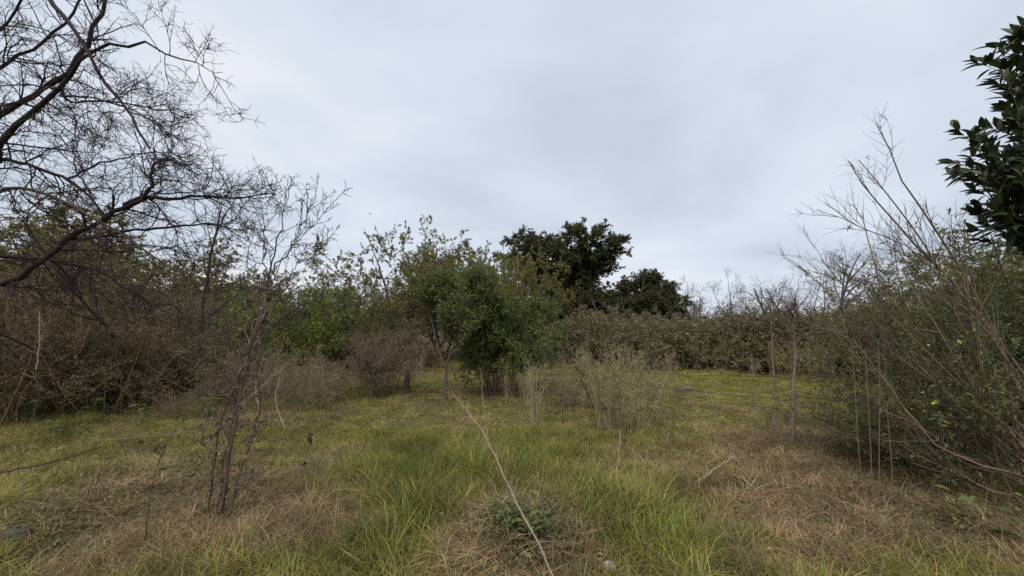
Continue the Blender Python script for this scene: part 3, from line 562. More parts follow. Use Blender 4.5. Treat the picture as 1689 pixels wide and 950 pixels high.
# ================================================================== dead sapling wrapped in dry vine
rng = RNG(521); sb = G(372, 850); Y0 = sb[1]
A = [limb(rng, [(378, 856, Y0), (392, 780, Y0 + .03), (412, 735, Y0 + .1), (431, 690, Y0 + .2), (428, 640, Y0 + .3), (424, 590, Y0 + .4), (432, 540, Y0 + .45), (440, 490, Y0 + .5), (455, 440, Y0 + .5), (478, 405, Y0 + .5), (515, 372, Y0 + .5), (540, 345, Y0 + .5), (553, 328, Y0 + .5)], 2.6, .6, 26, .008),
     limb(rng, [(344, 850, Y0), (352, 770, Y0), (366, 690, Y0 + .05), (395, 620, Y0 + .1), (418, 555, Y0 + .2), (440, 490, Y0 + .45)], 2.4, 2.4, 18, .008),
     limb(rng, [(366, 856, Y0), (376, 780, Y0), (386, 720, Y0), (397, 650, Y0 + .1), (408, 590, Y0 + .2), (425, 540, Y0 + .4), (441, 480, Y0 + .5)], 3.4, 2.8, 20, .008),
     limb(rng, [(357, 845, Y0 + .05), (372, 740, Y0 + .1), (385, 680, Y0 + .15), (398, 600, Y0 + .2)], 1.8, 1.2, 14, .01)]
Bf = [limb(rng, [(441, 480, Y0 + .5), (448, 430, Y0 + .5), (462, 385, Y0 + .55), (470, 340, Y0 + .6), (476, 308, Y0 + .6)], 2.6, .9, 16), limb(rng, [(440, 490, Y0 + .5), (437, 440, Y0 + .55), (434, 390, Y0 + .6), (432, 345, Y0 + .6)], 2.2, .8, 16), limb(rng, [(452, 445, Y0 + .5), (490, 395, Y0 + .45), (500, 365, Y0 + .4), (520, 322, Y0 + .4)], 2.2, .8, 16), limb(rng, [(478, 405, Y0 + .5), (500, 400, Y0 + .6), (520, 420, Y0 + .7), (536, 400, Y0 + .8)], 1.6, .7, 16), limb(rng, [(435, 520, Y0 + .45), (415, 480, Y0 + .5), (405, 440, Y0 + .6), (412, 390, Y0 + .7)], 2, .8, 16), limb(rng, [(432, 540, Y0 + .45), (470, 480, Y0 + .6), (490, 430, Y0 + .8), (505, 415, Y0 + .9)], 2, .8, 16)]
st_ = thing('dead_sapling', 'tall dead sapling wrapped in dry vine, its forked bare twigs rising against the sky', 'sapling', sb)
SAP = (.055, .043, .032)
for l_ in A: part(st_, 'stem', tubes('stem', [l_], 6, SAP, base=sb), M_BARK)
for l_ in Bf: part(st_, 'branch', tubes('branch', [l_], 5, SAP, base=sb), M_BARK)
Rb = np.concatenate([rs16(l_) for l_ in Bf] + [rs16((A[0][0][:, 15:], A[0][1][:, 15:]))]); z1 = spawn(rng, Rb[..., :3], Rb[..., 3], k=9, t=(.2, 1), ang=38, ln=(.18, .5), n=6, wig=.14, trop=.08, rs=.8, rmin=.0036); z2 = spawn(rng, *z1, k=5, ang=42, ln=(.06, .18), n=4, wig=.2, rs=.75, rmin=.0026)
tip = spawn(rng, *z2, k=3, t=(.3, 1), ang=50, ln=(.012, .022), n=2, wig=.1, rs=1.6, rmin=.0028, taper=.6)
part(st_, 'twigs', tubes('twigs', [z1, z2, tip], 3, (.055, .045, .04), base=sb, rng=rng), M_TWIG, 'stuff')
Ra = np.concatenate([rs16(l_) for l_ in A[1:]] + [rs16((A[0][0][:, :16], A[0][1][:, :16]))]); vn = spawn(rng, Ra[..., :3], Ra[..., 3], k=46, t=(0, 1), ang=20, angv=16, ln=(.2, .6), n=8, wig=.26, rs=.5, rcap=.0035, rmin=.0022, fall=.1)
vl = leaves(rng, vn, 6, size=(.02, .05), asp=.5, cols=((.09, .07, .055), (.12, .09, .07), (.06, .048, .04)), spread=.8, droop=.5)
part(st_, 'dry_vine', tubes('dry_vine', [vn], 3, (.12, .092, .075), base=sb, rng=rng), M_TWIG, 'stuff'); part(st_, 'withered_leaves', leafmesh('withered_leaves', vl, base=sb), M_DRY, 'stuff')

# ================================================================== right-hand bush of leaning stems
rng = RNG(541); rb0 = np.array([4.95, 3.75, float(gz(4.95, 3.75))])
n = 46; az = np.radians(rng.normal(165, 30, n)); le = np.radians(np.clip(rng.normal(48, 20, n), 6, 82))
d = np.stack([np.cos(az) * np.sin(le), np.sin(az) * np.sin(le), np.cos(le)], -1); s0 = rb0 + np.stack([rng.normal(0, .35, n), rng.normal(0, .35, n), np.full(n, -.05)], -1)
ln = np.where(np.degrees(le) < 50, rng.uniform(1.9, 3.1, n), rng.uniform(1.0, 1.8, n)); sp = grow(rng, s0, d, ln, 12, .05, .012)
lowm = sp[:, :, 2] < .05; sp[:, 1:, 2] = np.maximum(sp[:, 1:, 2], .12)
sr = (rng.uniform(.009, .021, n))[:, None] * np.linspace(1, .25, 12)[None]
HERO = [limb(rng, [(1690, 740, 3.8), (1640, 530, 3.9), (1560, 400, 4.0), (1505, 330, 4.0), (1470, 255, 4.0), (1446, 200, 4.0)], 5, 1, 12), limb(rng, [(1690, 650, 3.7), (1610, 500, 3.8), (1520, 420, 3.8), (1440, 320, 3.8), (1395, 270, 3.8)], 5, 1, 12), limb(rng, [(1690, 700, 3.9), (1590, 520, 4.1), (1520, 400, 4.2), (1480, 330, 4.3), (1418, 262, 4.3)], 4, 1, 12), limb(rng, [(1690, 620, 3.6), (1590, 480, 3.7), (1480, 400, 3.8), (1400, 365, 3.8), (1350, 345, 3.8)], 3, .8, 12), limb(rng, [(1690, 800, 3.5), (1560, 735, 3.5), (1480, 680, 3.6), (1400, 660, 3.7)], 3.5, 1, 12), limb(rng, [(1690, 640, 3.6), (1620, 530, 3.6), (1545, 470, 3.6), (1470, 475, 3.6), (1405, 462, 3.6)], 3.2, 1, 12), limb(rng, [(1700, 790, 3.2), (1640, 772, 3.2), (1560, 750, 3.3), (1500, 690, 3.4), (1440, 600, 3.5), (1380, 520, 3.6)], 3.5, 1.2, 12)]
bp_, br_ = np.concatenate([sp] + [h[0] for h in HERO]), np.concatenate([sr] + [h[1] for h in HERO])
q1 = spawn(rng, bp_, br_, k=11, t=(.2, 1), ang=20, angv=9, ln=(.3, .8), n=6, wig=.1, trop=.05, rs=.6, rcap=.008, rmin=.0036, outw=(-.1, 0, 0)); q2 = spawn(rng, *q1, k=7, t=(.1, 1), ang=34, ln=(.12, .36), n=4, wig=.14, trop=.03, rs=.65, rmin=.0022)
q1[0][..., 2] = np.maximum(q1[0][..., 2], .06); q2[0][..., 2] = np.maximum(q2[0][..., 2], .05)
rbush = thing('leaning_bush', 'big bush of grey stems leaning over the fence, with narrow dark leaves', 'bush', rb0)
for i_, h in enumerate(HERO): part(rbush, 'main_stem', tubes('main_stem', [h], 6, (.12, .098, .075), base=rb0), M_BARK)
part(rbush, 'stems', tubes('stems', [(sp, sr), q1], 4, (.115, .092, .068), base=rb0, rng=rng), M_BARK, 'stuff'); part(rbush, 'twigs', tubes('twigs', [q2], 3, (.09, .075, .055), base=rb0, rng=rng), M_TWIG, 'stuff')
zc = q2[0][:, 0, 2]; dens = rng.random(len(zc)) < np.clip(.62 - (zc - 1.0) * .45, .03, .55) + np.clip(q2[0][:, 0, 0] - 3.6, 0, .4) * (zc < 1.5)
part(rbush, 'foliage', leafmesh('foliage', leaves(rng, (q2[0][dens], None), 6, size=(.03, .07), asp=.26, cols=((.07, .085, .03), (.095, .11, .038), (.05, .06, .028), (.12, .115, .05)), spread=.6), base=rb0), M_LEAF, 'stuff')
for (px, py) in ((1527, 569), (1577, 559), (1518, 648), (1531, 665), (1537, 658), (1521, 677), (1477, 701), (1413, 642), (1500, 672), (1681, 532), (1560, 632)):
    p = W(px, py, 3.15 + rng.uniform(-.1, .15)); lp = (np.stack([p, p + np.array([.03, 0, -.01])])[None], None)
    part(rbush, 'yellow_leaf', leafmesh('yellow_leaf', leaves(rng, lp, 1, size=(.03, .05), asp=.45, spread=.5, cols=((.36, .36, .05), (.3, .33, .07)), upn=.2), base=rb0), M_LEAF)

# leafy bank behind it
BK = [leafy(551 + i, dict(nst=18, h=2.6, lean=26, ring=.5, rad=.02, n=8, wig=.1, trop=.03), [dict(k=9, t=(.12, 1), ln=(.5, .95), ang=48, n=5, wig=.16, rs=.5, rmin=.005), dict(k=7, ln=(.2, .5), ang=45, n=4, wig=.18, rs=.6, rmin=.003)], 8, dict(size=(.05, .09), asp=.4, cols=c, spread=.75), wcol=(.10, .08, .06)) for i, c in enumerate((((.075, .09, .032), (.10, .11, .04), (.055, .07, .028)), ((.11, .125, .035), (.14, .14, .045), (.085, .1, .03))))]
for (px, Y, s, v_) in ((1700, 5.4, 1.0, 0), (1700, 4.4, .62, 0), (1780, 4.2, .7, 0), (1640, 4.7, .55, 0), (1570, 5.2, .5, 0), (1620, 6.6, 1.0, 1), (1560, 8.2, 1.0, 0), (1500, 9.4, .85, 1), (1440, 10.2, .75, 0), (1660, 8, 1.15, 1), (1760, 7, 1.2, 0), (1580, 10.5, 1.15, 0), (1410, 11.8, .78, 1), (1490, 12, .9, 0), (1800, 5.2, 1.1, 1)):  # nearest small shrubs are added to darken the hollow under the leaning bush
    BK[v_].put('green_shrub', ('dull green leafy shrub in the bank behind the leaning bush', 'yellow-green leafy shrub in the bank behind the leaning bush')[v_], 'shrub', pt(px, Y), Y, ('dull green bank shrubs', 'yellow-green bank shrubs')[v_], rt.uniform(0, 6.28), s)

# ================================================================== large-leaved evergreen, upper right
rng = RNG(561); lb = np.array([5.45, 3.95, float(gz(5.45, 3.95))])
tr = smooth_poly([[lb[0], lb[1], -.1], [lb[0] + .03, lb[1], 1.5], [lb[0] - .03, lb[1], 3.0], [lb[0] - .1, lb[1], 4.2]], 12); LT = (tr[None], np.linspace(.07, .02, 12)[None])
tips = [(1640, 70, 3.9), (1690, 90, 3.8), (1625, 130, 3.8), (1650, 165, 3.9), (1612, 108, 4.0), (1640, 205, 3.7), (1570, 235, 3.8), (1575, 270, 3.7), (1568, 285, 3.9), (1600, 240, 3.9), (1600, 300, 3.7), (1620, 330, 3.8), (1605, 345, 3.9), (1650, 290, 3.5), (1655, 350, 3.6), (1680, 250, 3.4), (1680, 380, 3.7), (1690, 180, 3.5), (1640, 260, 4.2), (1670, 320, 4.2), (1690, 140, 4.2), (1665, 395, 3.9), (1720, 60, 4.0), (1730, 200, 3.5), (1730, 300, 3.5), (1740, 380, 3.8), (1760, 120, 3.9), (1790, 250, 3.8), (1660, 225, 3.9), (1625, 280, 4.1), (1640, 310, 3.9)]
tips = [(a_ + 34, b_, c_) for a_, b_, c_ in tips]
shoots = []
for (px, py, Y) in tips:
    e_ = W(px, py, Y); zs = max(1.9, e_[2] - .55 - .25 * abs(e_[0] - lb[0])); s_ = np.array([np.interp(zs, tr[:, 2], tr[:, 0]), lb[1], zs])
    shoots.append((smooth_poly([s_, (s_ + e_) / 2 + np.array([0, 0, -.06]), e_], 10)[None], np.linspace(.012, .004, 10)[None]))
lt = thing('broadleaf_evergreen', 'evergreen tree with big glossy dark pointed leaves above the leaning bush', 'tree', lb)
part(lt, 'trunk', tubes('trunk', [LT], 8, (.08, .07, .055), base=lb), M_BARK)
for s_ in shoots: part(lt, 'branch', tubes('branch', [s_], 5, (.09, .085, .05), base=lb), M_BARK)
SH = stack(shoots); sd_ = spawn(rng, *SH, k=8, t=(.4, 1), ang=42, ln=(.12, .28), n=5, wig=.08, trop=.05, rs=.6, rmin=.0025, fall=0)
part(lt, 'twigs', tubes('twigs', [sd_], 3, (.09, .085, .05), base=lb), M_TWIG, 'stuff')
ALL = np.concatenate([sd_[0], np.stack([smooth_poly(a[0][-4:], 5) for a, b_ in shoots])])
def bigleaf(name, Lf, Wf, col, rng):
    n_ = 7; u = np.linspace(0, 1, n_); hw = Wf / 2 * np.sin(pi * np.clip(u, .02, .99) ** .85) ** .8; hw[0] = .0015; hw[-1] = .0008
    zc = -Lf * .16 * u ** 2; V = []
    for k_ in range(n_): V += [(u[k_] * Lf, -hw[k_], zc[k_] + hw[k_] * .45), (u[k_] * Lf, 0, zc[k_]), (u[k_] * Lf, hw[k_], zc[k_] + hw[k_] * .45)]
    Qd = []
    for k_ in range(n_ - 1):
        for j_ in range(2): Qd.append((k_ * 3 + j_, k_ * 3 + j_ + 1, k_ * 3 + 4 + j_, k_ * 3 + 3 + j_))
    V = np.array(V); return quad_mesh(name, V, np.array(Qd), np.tile(np.array(col), (len(V), 1)) * (1 + rng.uniform(-.05, .05, (len(V), 1))), smooth=True)
LFM = [bigleaf('leaf', L_, L_ * w_, c, rng) for L_, w_, c in ((.165, .36, (.032, .045, .02)), (.15, .4, (.04, .055, .022)), (.14, .38, (.055, .07, .026)), (.16, .34, (.026, .038, .018)), (.135, .36, (.07, .085, .03)))]
def frame_from(d_, nn):
    x = unit(d_); z = unit(nn - (nn * x).sum() * x); y_ = np.cross(z, x); return np.stack([x, y_, z], 1)
from mathutils import Matrix
cand = []
for tw in ALL:
    ax = unit(tw[-1] - tw[0]); m_ = rng.integers(6, 10)
    for j in range(m_):
        u = 1 - (j / m_) ** 1.3 * .75; p = tw[0] + (tw[-1] - tw[0]) * u; ph = j * 2.4 + rng.uniform(-.4, .4)
        pr_ = unit(np.cross(ax, rng.normal(size=3))); pr_ = pr_ * math.cos(ph) + np.cross(ax, pr_) * math.sin(ph); op = .45 + .75 * (j / m_) + rng.uniform(-.15, .15)
        dd = ax * math.cos(op) + pr_ * math.sin(op) + np.array([0, 0, .15]); nn = ax * .8 - pr_ * .1 + np.array([0, 0, .6]) + rng.normal(0, .15, 3)
        R = frame_from(dd, nn); cand.append((p, R, rng.integers(0, 5), rng.uniform(.8, 1.15)))
def vis(c):
    px = CX + F * c[0][0] / c[0][1]; return px < 1700
cand = [(p, R, k_, s_ * .9) for p, R, k_, s_ in cand]
inn = sorted([c for c in cand if vis(c)], key=lambda c: c[0][1])[:300]; ids = set(id(c) for c in inn); rest = [c for c in cand if id(c) not in ids]
for p, R, k_, s_ in inn:
    o = part(lt, 'leaf', LFM[k_], M_GLOSS); m4 = Matrix([list(R[i] * s_) + [p[i] - lb[i]] for i in range(3)] + [[0, 0, 0, 1]]); o.matrix_local = m4
VV, QQ, CC = [], [], []; o_ = 0
for p, R, k_, s_ in rest:
    me = LFM[k_]; v_ = np.empty(len(me.vertices) * 3); me.vertices.foreach_get('co', v_); v_ = v_.reshape(-1, 3) @ (R * s_).T + p - lb
    q_ = np.empty(len(me.loops), int); me.loops.foreach_get('vertex_index', q_); c_ = np.empty(len(me.vertices) * 4); me.attributes['col'].data.foreach_get('color', c_)
    VV.append(v_); QQ.append(q_.reshape(-1, 4) + o_); CC.append(c_.reshape(-1, 4)[:, :3]); o_ += len(v_)
if VV: part(lt, 'leaves', quad_mesh('leaves', np.concatenate(VV), np.concatenate(QQ), np.concatenate(CC), smooth=True), M_GLOSS, 'stuff')

# ================================================================== fence
rng = RNG(571)
def post(label, pts, rads, name='fence_post', col=(.16, .135, .105), vine=0):
    P0 = np.array(pts[0]); q = smooth_poly(pts, 12); q[1:-1] += rng.normal(0, .006, (10, 3)); r = np.interp(np.linspace(0, 1, 12), np.linspace(0, 1, len(rads)), rads) * (1 + rng.uniform(-.1, .1, 12))
    t_ = thing(name, label, 'post', P0); part(t_, 'shaft', tubes('shaft', [(q[None], r[None])], 8, col, base=P0), M_BARK)
    capv = tubes('splinters', [spawn(rng, q[None], r[None], k=14, t=(0, 1), ang=12, angv=10, ln=(.08, .25), n=4, wig=.1, rs=.3, rmin=.003, fall=0)], 3, np.array(col) * 1.1, base=P0, rng=rng); part(t_, 'peeling_bark', capv, M_TWIG, 'stuff')
    if vine:
        vv_ = spawn(rng, q[None], r[None], k=vine, t=(0, 1), ang=14, angv=10, ln=(.15, .45), n=7, wig=.2, rs=.3, rcap=.003, rmin=.002, fall=0); part(t_, 'dry_vine', tubes('dry_vine', [vv_], 3, (.13, .10, .08), base=P0, rng=rng), M_TWIG, 'stuff')
        part(t_, 'withered_leaves', leafmesh('withered_leaves', leaves(rng, vv_, 2, size=(.015, .04), cols=((.12, .09, .07), (.15, .12, .09)), spread=.8), base=P0), M_DRY, 'stuff')
    return q
g0 = G(1308, 732); Yp = g0[1]
pA = post('slim grey fence post wrapped in dry vine, barbed wire crossing it', [g0 - [0, 0, .1], W(1308, 690, Yp), W(1309, 640, Yp), W(1311, 590, Yp), W(1310, 545, Yp)], [.03, .027, .021, .013, .006], vine=44)
g1_ = G(1284, 716); Ys = g1_[1]
pB = post('thin weathered stake standing close to the vine-wrapped fence post', [g1_ - [0, 0, .1], W(1281, 680, Ys), W(1276, 620, Ys), W(1273, 560, Ys), W(1272, 530, Ys)], [.016, .014, .011, .008, .004], name='fence_stake', vine=14)
g2 = G(974, 668); Yl = g2[1]
pC = post('old leaning fence post, dark and broken, among pale dry weeds', [g2 - [0, 0, .1], W(972, 650, Yl), W(962, 625, Yl), W(950, 604, Yl)], [.05, .045, .042, .032], col=(.11, .085, .065))
g3 = G(671, 652); Yr = g3[1]
pD = post('dark mossy stump-like fence post beside the grey-brown dead shrub', [g3 - [0, 0, .1], W(670, 640, Yr), W(672, 625, Yr), W(671, 608, Yr)], [.085, .07, .06, .045], col=(.05, .042, .032), vine=20)
g4 = np.array([7.2, 3.5, float(gz(7.2, 3.5))]); pE = post('grey fence post hidden in the leaning bush', [g4 - [0, 0, .1], g4 + [0, 0, .4], g4 + [0, 0, .8], g4 + [0, 0, 1.15]], [.045, .042, .04, .035])
def wire(label, ptsl):
    P0 = np.array(ptsl[0]); out_ = []
    for a_, b_ in zip(ptsl[:-1], ptsl[1:]):
        u = np.linspace(0, 1, 14)[:, None]; seg = np.array(a_) * (1 - u) + np.array(b_) * u; seg[:, 2] -= (4 * u * (1 - u))[:, 0] * .05; out_.append(seg if not out_ else seg[1:])
    q = np.concatenate(out_); r = np.full(len(q), .0042)
    dens = smooth_poly(q, max(20, int(np.linalg.norm(np.diff(q, axis=0), axis=1).sum() / .13))); bar = []
    d_ = unit(np.gradient(dens, axis=0)); nn = unit(rng.normal(size=dens.shape)); pr_ = unit(nn - (nn * d_).sum(-1, keepdims=True) * d_); bp2 = np.stack([dens - pr_ * .02, dens, dens + pr_ * .02], 1)
    t_ = thing('barbed_wire', label, 'wire', P0, 'barbed wire strands of the fence'); part(t_, 'strand', tubes('strand', [(q[None], r[None])], 4, (.05, .042, .038), base=P0), M_TWIG)
    part(t_, 'barbs', tubes('barbs', [(bp2, np.full(bp2.shape[:2], .0026))], 3, (.05, .042, .038), base=P0), M_TWIG, 'stuff')
def at(q, z):
    k_ = np.argmin(abs(q[:, 2] - z)); return q[k_] + np.array([0, -.03, 0])
for lab, hz in (('lowest strand of rusty barbed wire along the fence', (.30, .42, .32, .36, .35)), ('middle strand of rusty barbed wire along the fence', (.55, .62, .56, .62, .65)), ('top strand of rusty barbed wire along the fence', (.78, .80, .86, .9, 1.0))):
    wire(lab, [at(pD, hz[0]), at(pC, hz[1]), at(pB, hz[2]), at(pA, hz[3]), at(pE, hz[4])])

# ================================================================== weeds and stalks in the field
WC = leafy(601, dict(nst=34, h=1.15, lean=17, ring=.36, rad=.006, n=8, wig=.08, trop=.04), [dict(k=7, t=(.3, 1), ln=(.14, .36), ang=38, n=5, wig=.14, trop=.08, rs=.6, rmin=.002), dict(k=5, ln=(.05, .15), ang=40, n=3, wig=.15, rs=.7, rmin=.0015)], 3, dict(size=(.018, .04), asp=.45, cols=((.15, .15, .065), (.20, .18, .085), (.13, .125, .055)), spread=.75), wcol=(.20, .165, .105))
WP = leafy(602, dict(nst=20, h=1.05, lean=12, ring=.12, rad=.004, n=7, wig=.06, trop=.02), [dict(k=4, t=(.4, 1), ln=(.12, .3), ang=25, n=4, wig=.1, rs=.6, rmin=.0015), dict(k=3, ln=(.05, .12), ang=30, n=3, rs=.7, rmin=.0012)], 2, dict(size=(.012, .028), asp=.5, cols=((.24, .2, .13), (.19, .16, .1)), spread=.7), wcol=(.25, .205, .15))
WD = leafy(603, dict(nst=5, h=.62, lean=14, ring=.06, rad=.005, n=6, wig=.1, trop=.02), [dict(k=5, t=(.3, 1), ln=(.08, .2), ang=45, n=4, wig=.18, rs=.6, rmin=.002), dict(k=3, ln=(.03, .08), ang=45, n=3, rs=.7, rmin=.0015)], 2, dict(size=(.02, .045), asp=.5, cols=((.07, .055, .045), (.10, .085, .06)), spread=.8, droop=.5), wcol=(.085, .065, .052), lmat=M_DRY)
WG = leafy(604, dict(nst=4, h=.6, lean=12, ring=.05, rad=.005, n=6, wig=.07, trop=.04), [dict(k=6, t=(.2, 1), ln=(.08, .18), ang=50, n=4, wig=.12, trop=.06, rs=.6, rmin=.002)], 5, dict(size=(.03, .055), asp=.45, cols=((.10, .115, .06), (.13, .14, .07)), spread=.75), wcol=(.10, .085, .06))
rw = RNG(61)
def put(pr, name, lab, cat_, px, py, s=1, group=None, sx=None):
    q = G(px, py); pr.put(name, lab, cat_, q[0], q[1], group, rw.uniform(0, 6.28), s if sx is None else (sx, sx, s))
put(WC, 'weed_clump', 'large pale grey-green weed clump with many upright stems next to the leaning post', 'weeds', 1022, 712, 1.0)
put(WC, 'weed_clump', 'smaller grey-green weed clump behind the large pale one', 'weeds', 985, 668, .95)
put(WP, 'dry_stalks', 'narrow sheaf of pale dry stalks between the green shrub and the leaning post', 'weeds', 882, 702, .95, sx=.8)
put(WP, 'dry_stalks', 'thin spray of pale dry stalks at the foot of the dense green shrub', 'weeds', 838, 660, .8)
for (px, py, s) in ((430, 650, .9), (470, 640, 1.), (500, 660, .8), (540, 655, .7), (520, 630, .9), (390, 640, 1.), (350, 650, .9), (600, 640, .8), (630, 625, .9), (690, 630, .9), (1180, 640, .5), (1240, 625, .6), (870, 670, .7), (905, 650, .9), (925, 640, 1.0), (1060, 640, .8), (940, 660, .8), (1085, 655, .7), (1010, 645, 1.0), (1040, 628, .9), (960, 625, .9), (895, 622, 1), (1100, 618, .8), (1150, 612, 1.), (850, 640, .7), (700, 650, .5), (760, 655, .5), (655, 640, .6), (560, 650, .5)):
    put(WP, 'dry_stalks', 'wispy pale dry stalks scattered over the middle of the field', 'weeds', px, py, s, 'wispy dry stalks in the field')
for (px, py, s) in ((935, 700, 1.1), (950, 690, .9), (1070, 690, .9), (1035, 735, .8), (915, 700, .8), (1120, 660, .7), (575, 655, .6), (615, 668, .5), (700, 665, .6), (560, 662, .4), (1090, 700, .6), (1265, 700, .5), (1355, 655, .9), (1370, 690, .7), (1400, 700, .9), (480, 690, .7), (545, 690, .5), (640, 690, .4), (880, 690, .7), (990, 700, 1.), (1010, 690, 1.), (1050, 715, .7), (1110, 690, .5), (1210, 690, .4), (1300, 700, .6)):
    put(WD, 'withered_weed', 'small dark withered weed standing in the short field grass', 'weeds', px, py, s, 'dark withered weeds in the field')
for (px, py, s) in ((1110, 745, .8), (1068, 668, 1.1), (1055, 640, 1.2), (940, 672, .9), (1350, 690, .9), (1385, 720, .9)):
    put(WG, 'leafy_weed', 'small grey-green leafy weed near the weed clumps and fence', 'weeds', px, py, s, 'leafy weeds near the fence')
for (px, py, s) in ((1180, 612, 1.3), (1230, 614, 1.2), (1290, 622, 1.2), (1130, 608, 1.2), (1340, 630, 1.3), (1060, 606, 1.3), (980, 604, 1.3)):
    put(WC, 'weed_clump', 'rough weed clump at the foot of the bramble hedge', 'weeds', px, py, s * .7, 'weed clumps along the hedge foot')

# single hero stalks: name, label, pixel path with depth, radii, twigs
def stalk(name, label, cat_, path, r0, r1, col, k=0, ln=(.05, .2), ang=30, leavesd=None, group=None, k2=0):
    rg_ = RNG(int(path[0][0] * 7 + path[0][1])); l_ = limb(rg_, path, r0, r1, 18, .004); P0 = l_[0][0, 0].copy()
    if not (k or leavesd): return solo(name, tubes(name, [l_], 6, col, base=P0), M_BARK, label, cat_, P0, group)
    t_ = thing(name, label, cat_, P0, group); part(t_, 'stem', tubes('stem', [l_], 6, col, base=P0), M_BARK)
    if k:
        tw = spawn(rg_, *l_, k=k, t=(.25, 1), ang=ang, ln=ln, n=5, wig=.14, rs=.6, rmin=.0012, fall=.2); gl = [tw]
        if k2: gl.append(spawn(rg_, *tw, k=k2, ang=ang, ln=(ln[0] * .5, ln[1] * .5), n=4, wig=.14, rs=.7, rmin=.001))
        part(t_, 'twigs', tubes('twigs', gl, 3, np.array(col) * 1.05, base=P0, rng=rg_), M_TWIG, 'stuff')
        if leavesd: part(t_, 'foliage', leafmesh('foliage', leaves(rg_, gl[-1], **leavesd), base=P0), M_DRY, 'stuff')
    return t_
PALE = (.17, .152, .112)
stalk('dead_stalk', 'long pale dead stalk leaning out of the leafy mound with a feathery split top', 'stalk', [(925, 975, 2.1), (905, 930, 2.15), (880, 880, 2.27), (852, 830, 2.5), (828, 780, 2.8), (805, 725, 3.15), (785, 695, 3.3), (765, 672, 3.4), (745, 645, 3.5)], 3.2, .9, PALE, k=22, ln=(.1, .32), ang=14, k2=3)
stalk('dead_stalk', 'thin upright dead stalk crossing the long pale leaning stalk', 'stalk', [(806, 735, 3.4), (800, 690, 3.45), (796, 650, 3.5), (793, 610, 3.5)], 1.8, .7, PALE, k=8, ln=(.06, .2), ang=16, k2=2)
stalk('fallen_stick', 'thin grey stick with side twigs lying across the leafy mound', 'stick', [(985, 896, 2.72), (950, 868, 2.85), (915, 845, 3.0), (882, 812, 3.15)], 2.2, 1.2, (.22, .19, .15), k=5, ln=(.1, .3), ang=12)
stalk('fallen_stick', 'crooked pale stick resting at the edge of the leafy mound', 'stick', [(740, 952, 2.5), (790, 930, 2.55), (835, 900, 2.65), (878, 862, 2.75)], 3.0, 1.4, (.24, .2, .15))
stalk('fallen_stick', 'straight grey broken stick propped on a dark hole in the grass', 'stick', [(1140, 800, 3.7), (1165, 785, 3.75), (1190, 766, 3.8), (1211, 752, 3.85)], 3.4, 2.2, (.155, .142, .105), k=2, ln=(.1, .16))
stalk('bent_twig', 'dark bent twig rising out of the dry grass patch', 'twig', [(1043, 835, 3.3), (1055, 812, 3.3), (1075, 790, 3.35), (1095, 765, 3.4), (1102, 745, 3.4)], 2.0, .8, (.12, .095, .075), k=4, ln=(.05, .15))
stalk('fallen_stick', 'short pale stick lying over a dark hollow in green grass', 'stick', [(1045, 852, 3.1), (1065, 870, 3.0), (1085, 885, 2.95), (1110, 890, 2.9)], 2.2, 1.2, (.22, .2, .16))
stalk('fallen_stick', 'long thin pale cane lying flat through the dry grass', 'stick', [(1110, 888, 2.9), (1160, 900, 2.85), (1215, 918, 2.78), (1260, 930, 2.72), (1305, 942, 2.65)], 1.3, 1.8, (.27, .23, .17))
stalk('reed_stem', 'single pale upright reed stem in the yellow-green grass', 'stalk', [(1014, 815, 3.6), (1018, 780, 3.6), (1021, 745, 3.6), (1023, 708, 3.6)], 1.6, 1.2, (.30, .25, .18))
stalk('reed_stem', 'fine pale upright stem close to the long leaning stalk', 'stalk', [(838, 792, 3.9), (838, 770, 3.9), (837, 735, 3.9)], .9, .7, (.34, .3, .2))
stalk('bramble_cane', 'dark thorny bramble cane arching low over the grass below the thicket', 'cane', [(-30, 786, 3.6), (20, 776, 3.65), (80, 764, 3.75), (130, 750, 3.9), (165, 738, 4.0)], 3.0, 1.6, (.045, .034, .03), k=10, ln=(.01, .05), ang=60)
stalk('bramble_cane', 'pale slender cane lying across the grass towards the broad-leaved plant', 'cane', [(150, 728, 4.9), (200, 724, 4.95), (260, 718, 5.0), (320, 712, 5.1), (370, 702, 5.2)], 1.8, 1.0, (.13, .115, .075), k=10, ln=(.02, .08), ang=50)
stalk('fallen_branch', 'thin straight branch lying on the short grass before the forked field tree', 'stick', [(632, 712, 5.62), (680, 713, 5.6), (730, 715, 5.55), (780, 714, 5.57)], 1.2, 1.6, (.15, .14, .08))
stalk('young_weed', 'tall green-stemmed weed with drooping withered leaves at its tip', 'weeds', [(238, 905, 2.8), (244, 850, 2.8), (250, 800, 2.85), (262, 760, 2.9), (280, 722, 2.95), (292, 700, 3.0)], 2.2, 1.0, (.055, .05, .035), k=7, ln=(.06, .2), ang=60, leavesd=dict(q=3, size=(.03, .06), asp=.4, cols=((.03, .026, .022), (.08, .11, .045), (.06, .085, .035)), spread=.6, droop=.8))
for (x0, y0, x1, y1) in ((180, 828, 200, 760), (147, 838, 152, 765), (160, 835, 165, 748), (92, 825, 95, 740), (32, 790, 34, 740), (332, 790, 334, 740), (60, 700, 64, 640)):
    Yk = G(x0, y0)[1]; stalk('thin_stem', 'thin dark upright stem in the grass before the thicket', 'stalk', [(x0, y0 + 4, Yk), (x0 - 3, (y0 * 2 + y1) / 3, Yk), (x1 + 2, (y0 + y1 * 2) / 3, Yk), (x1, y1, Yk)], 1.3, .7, (.075, .062, .045), k=2, ln=(.03, .08), ang=40, group='thin stems before the thicket')
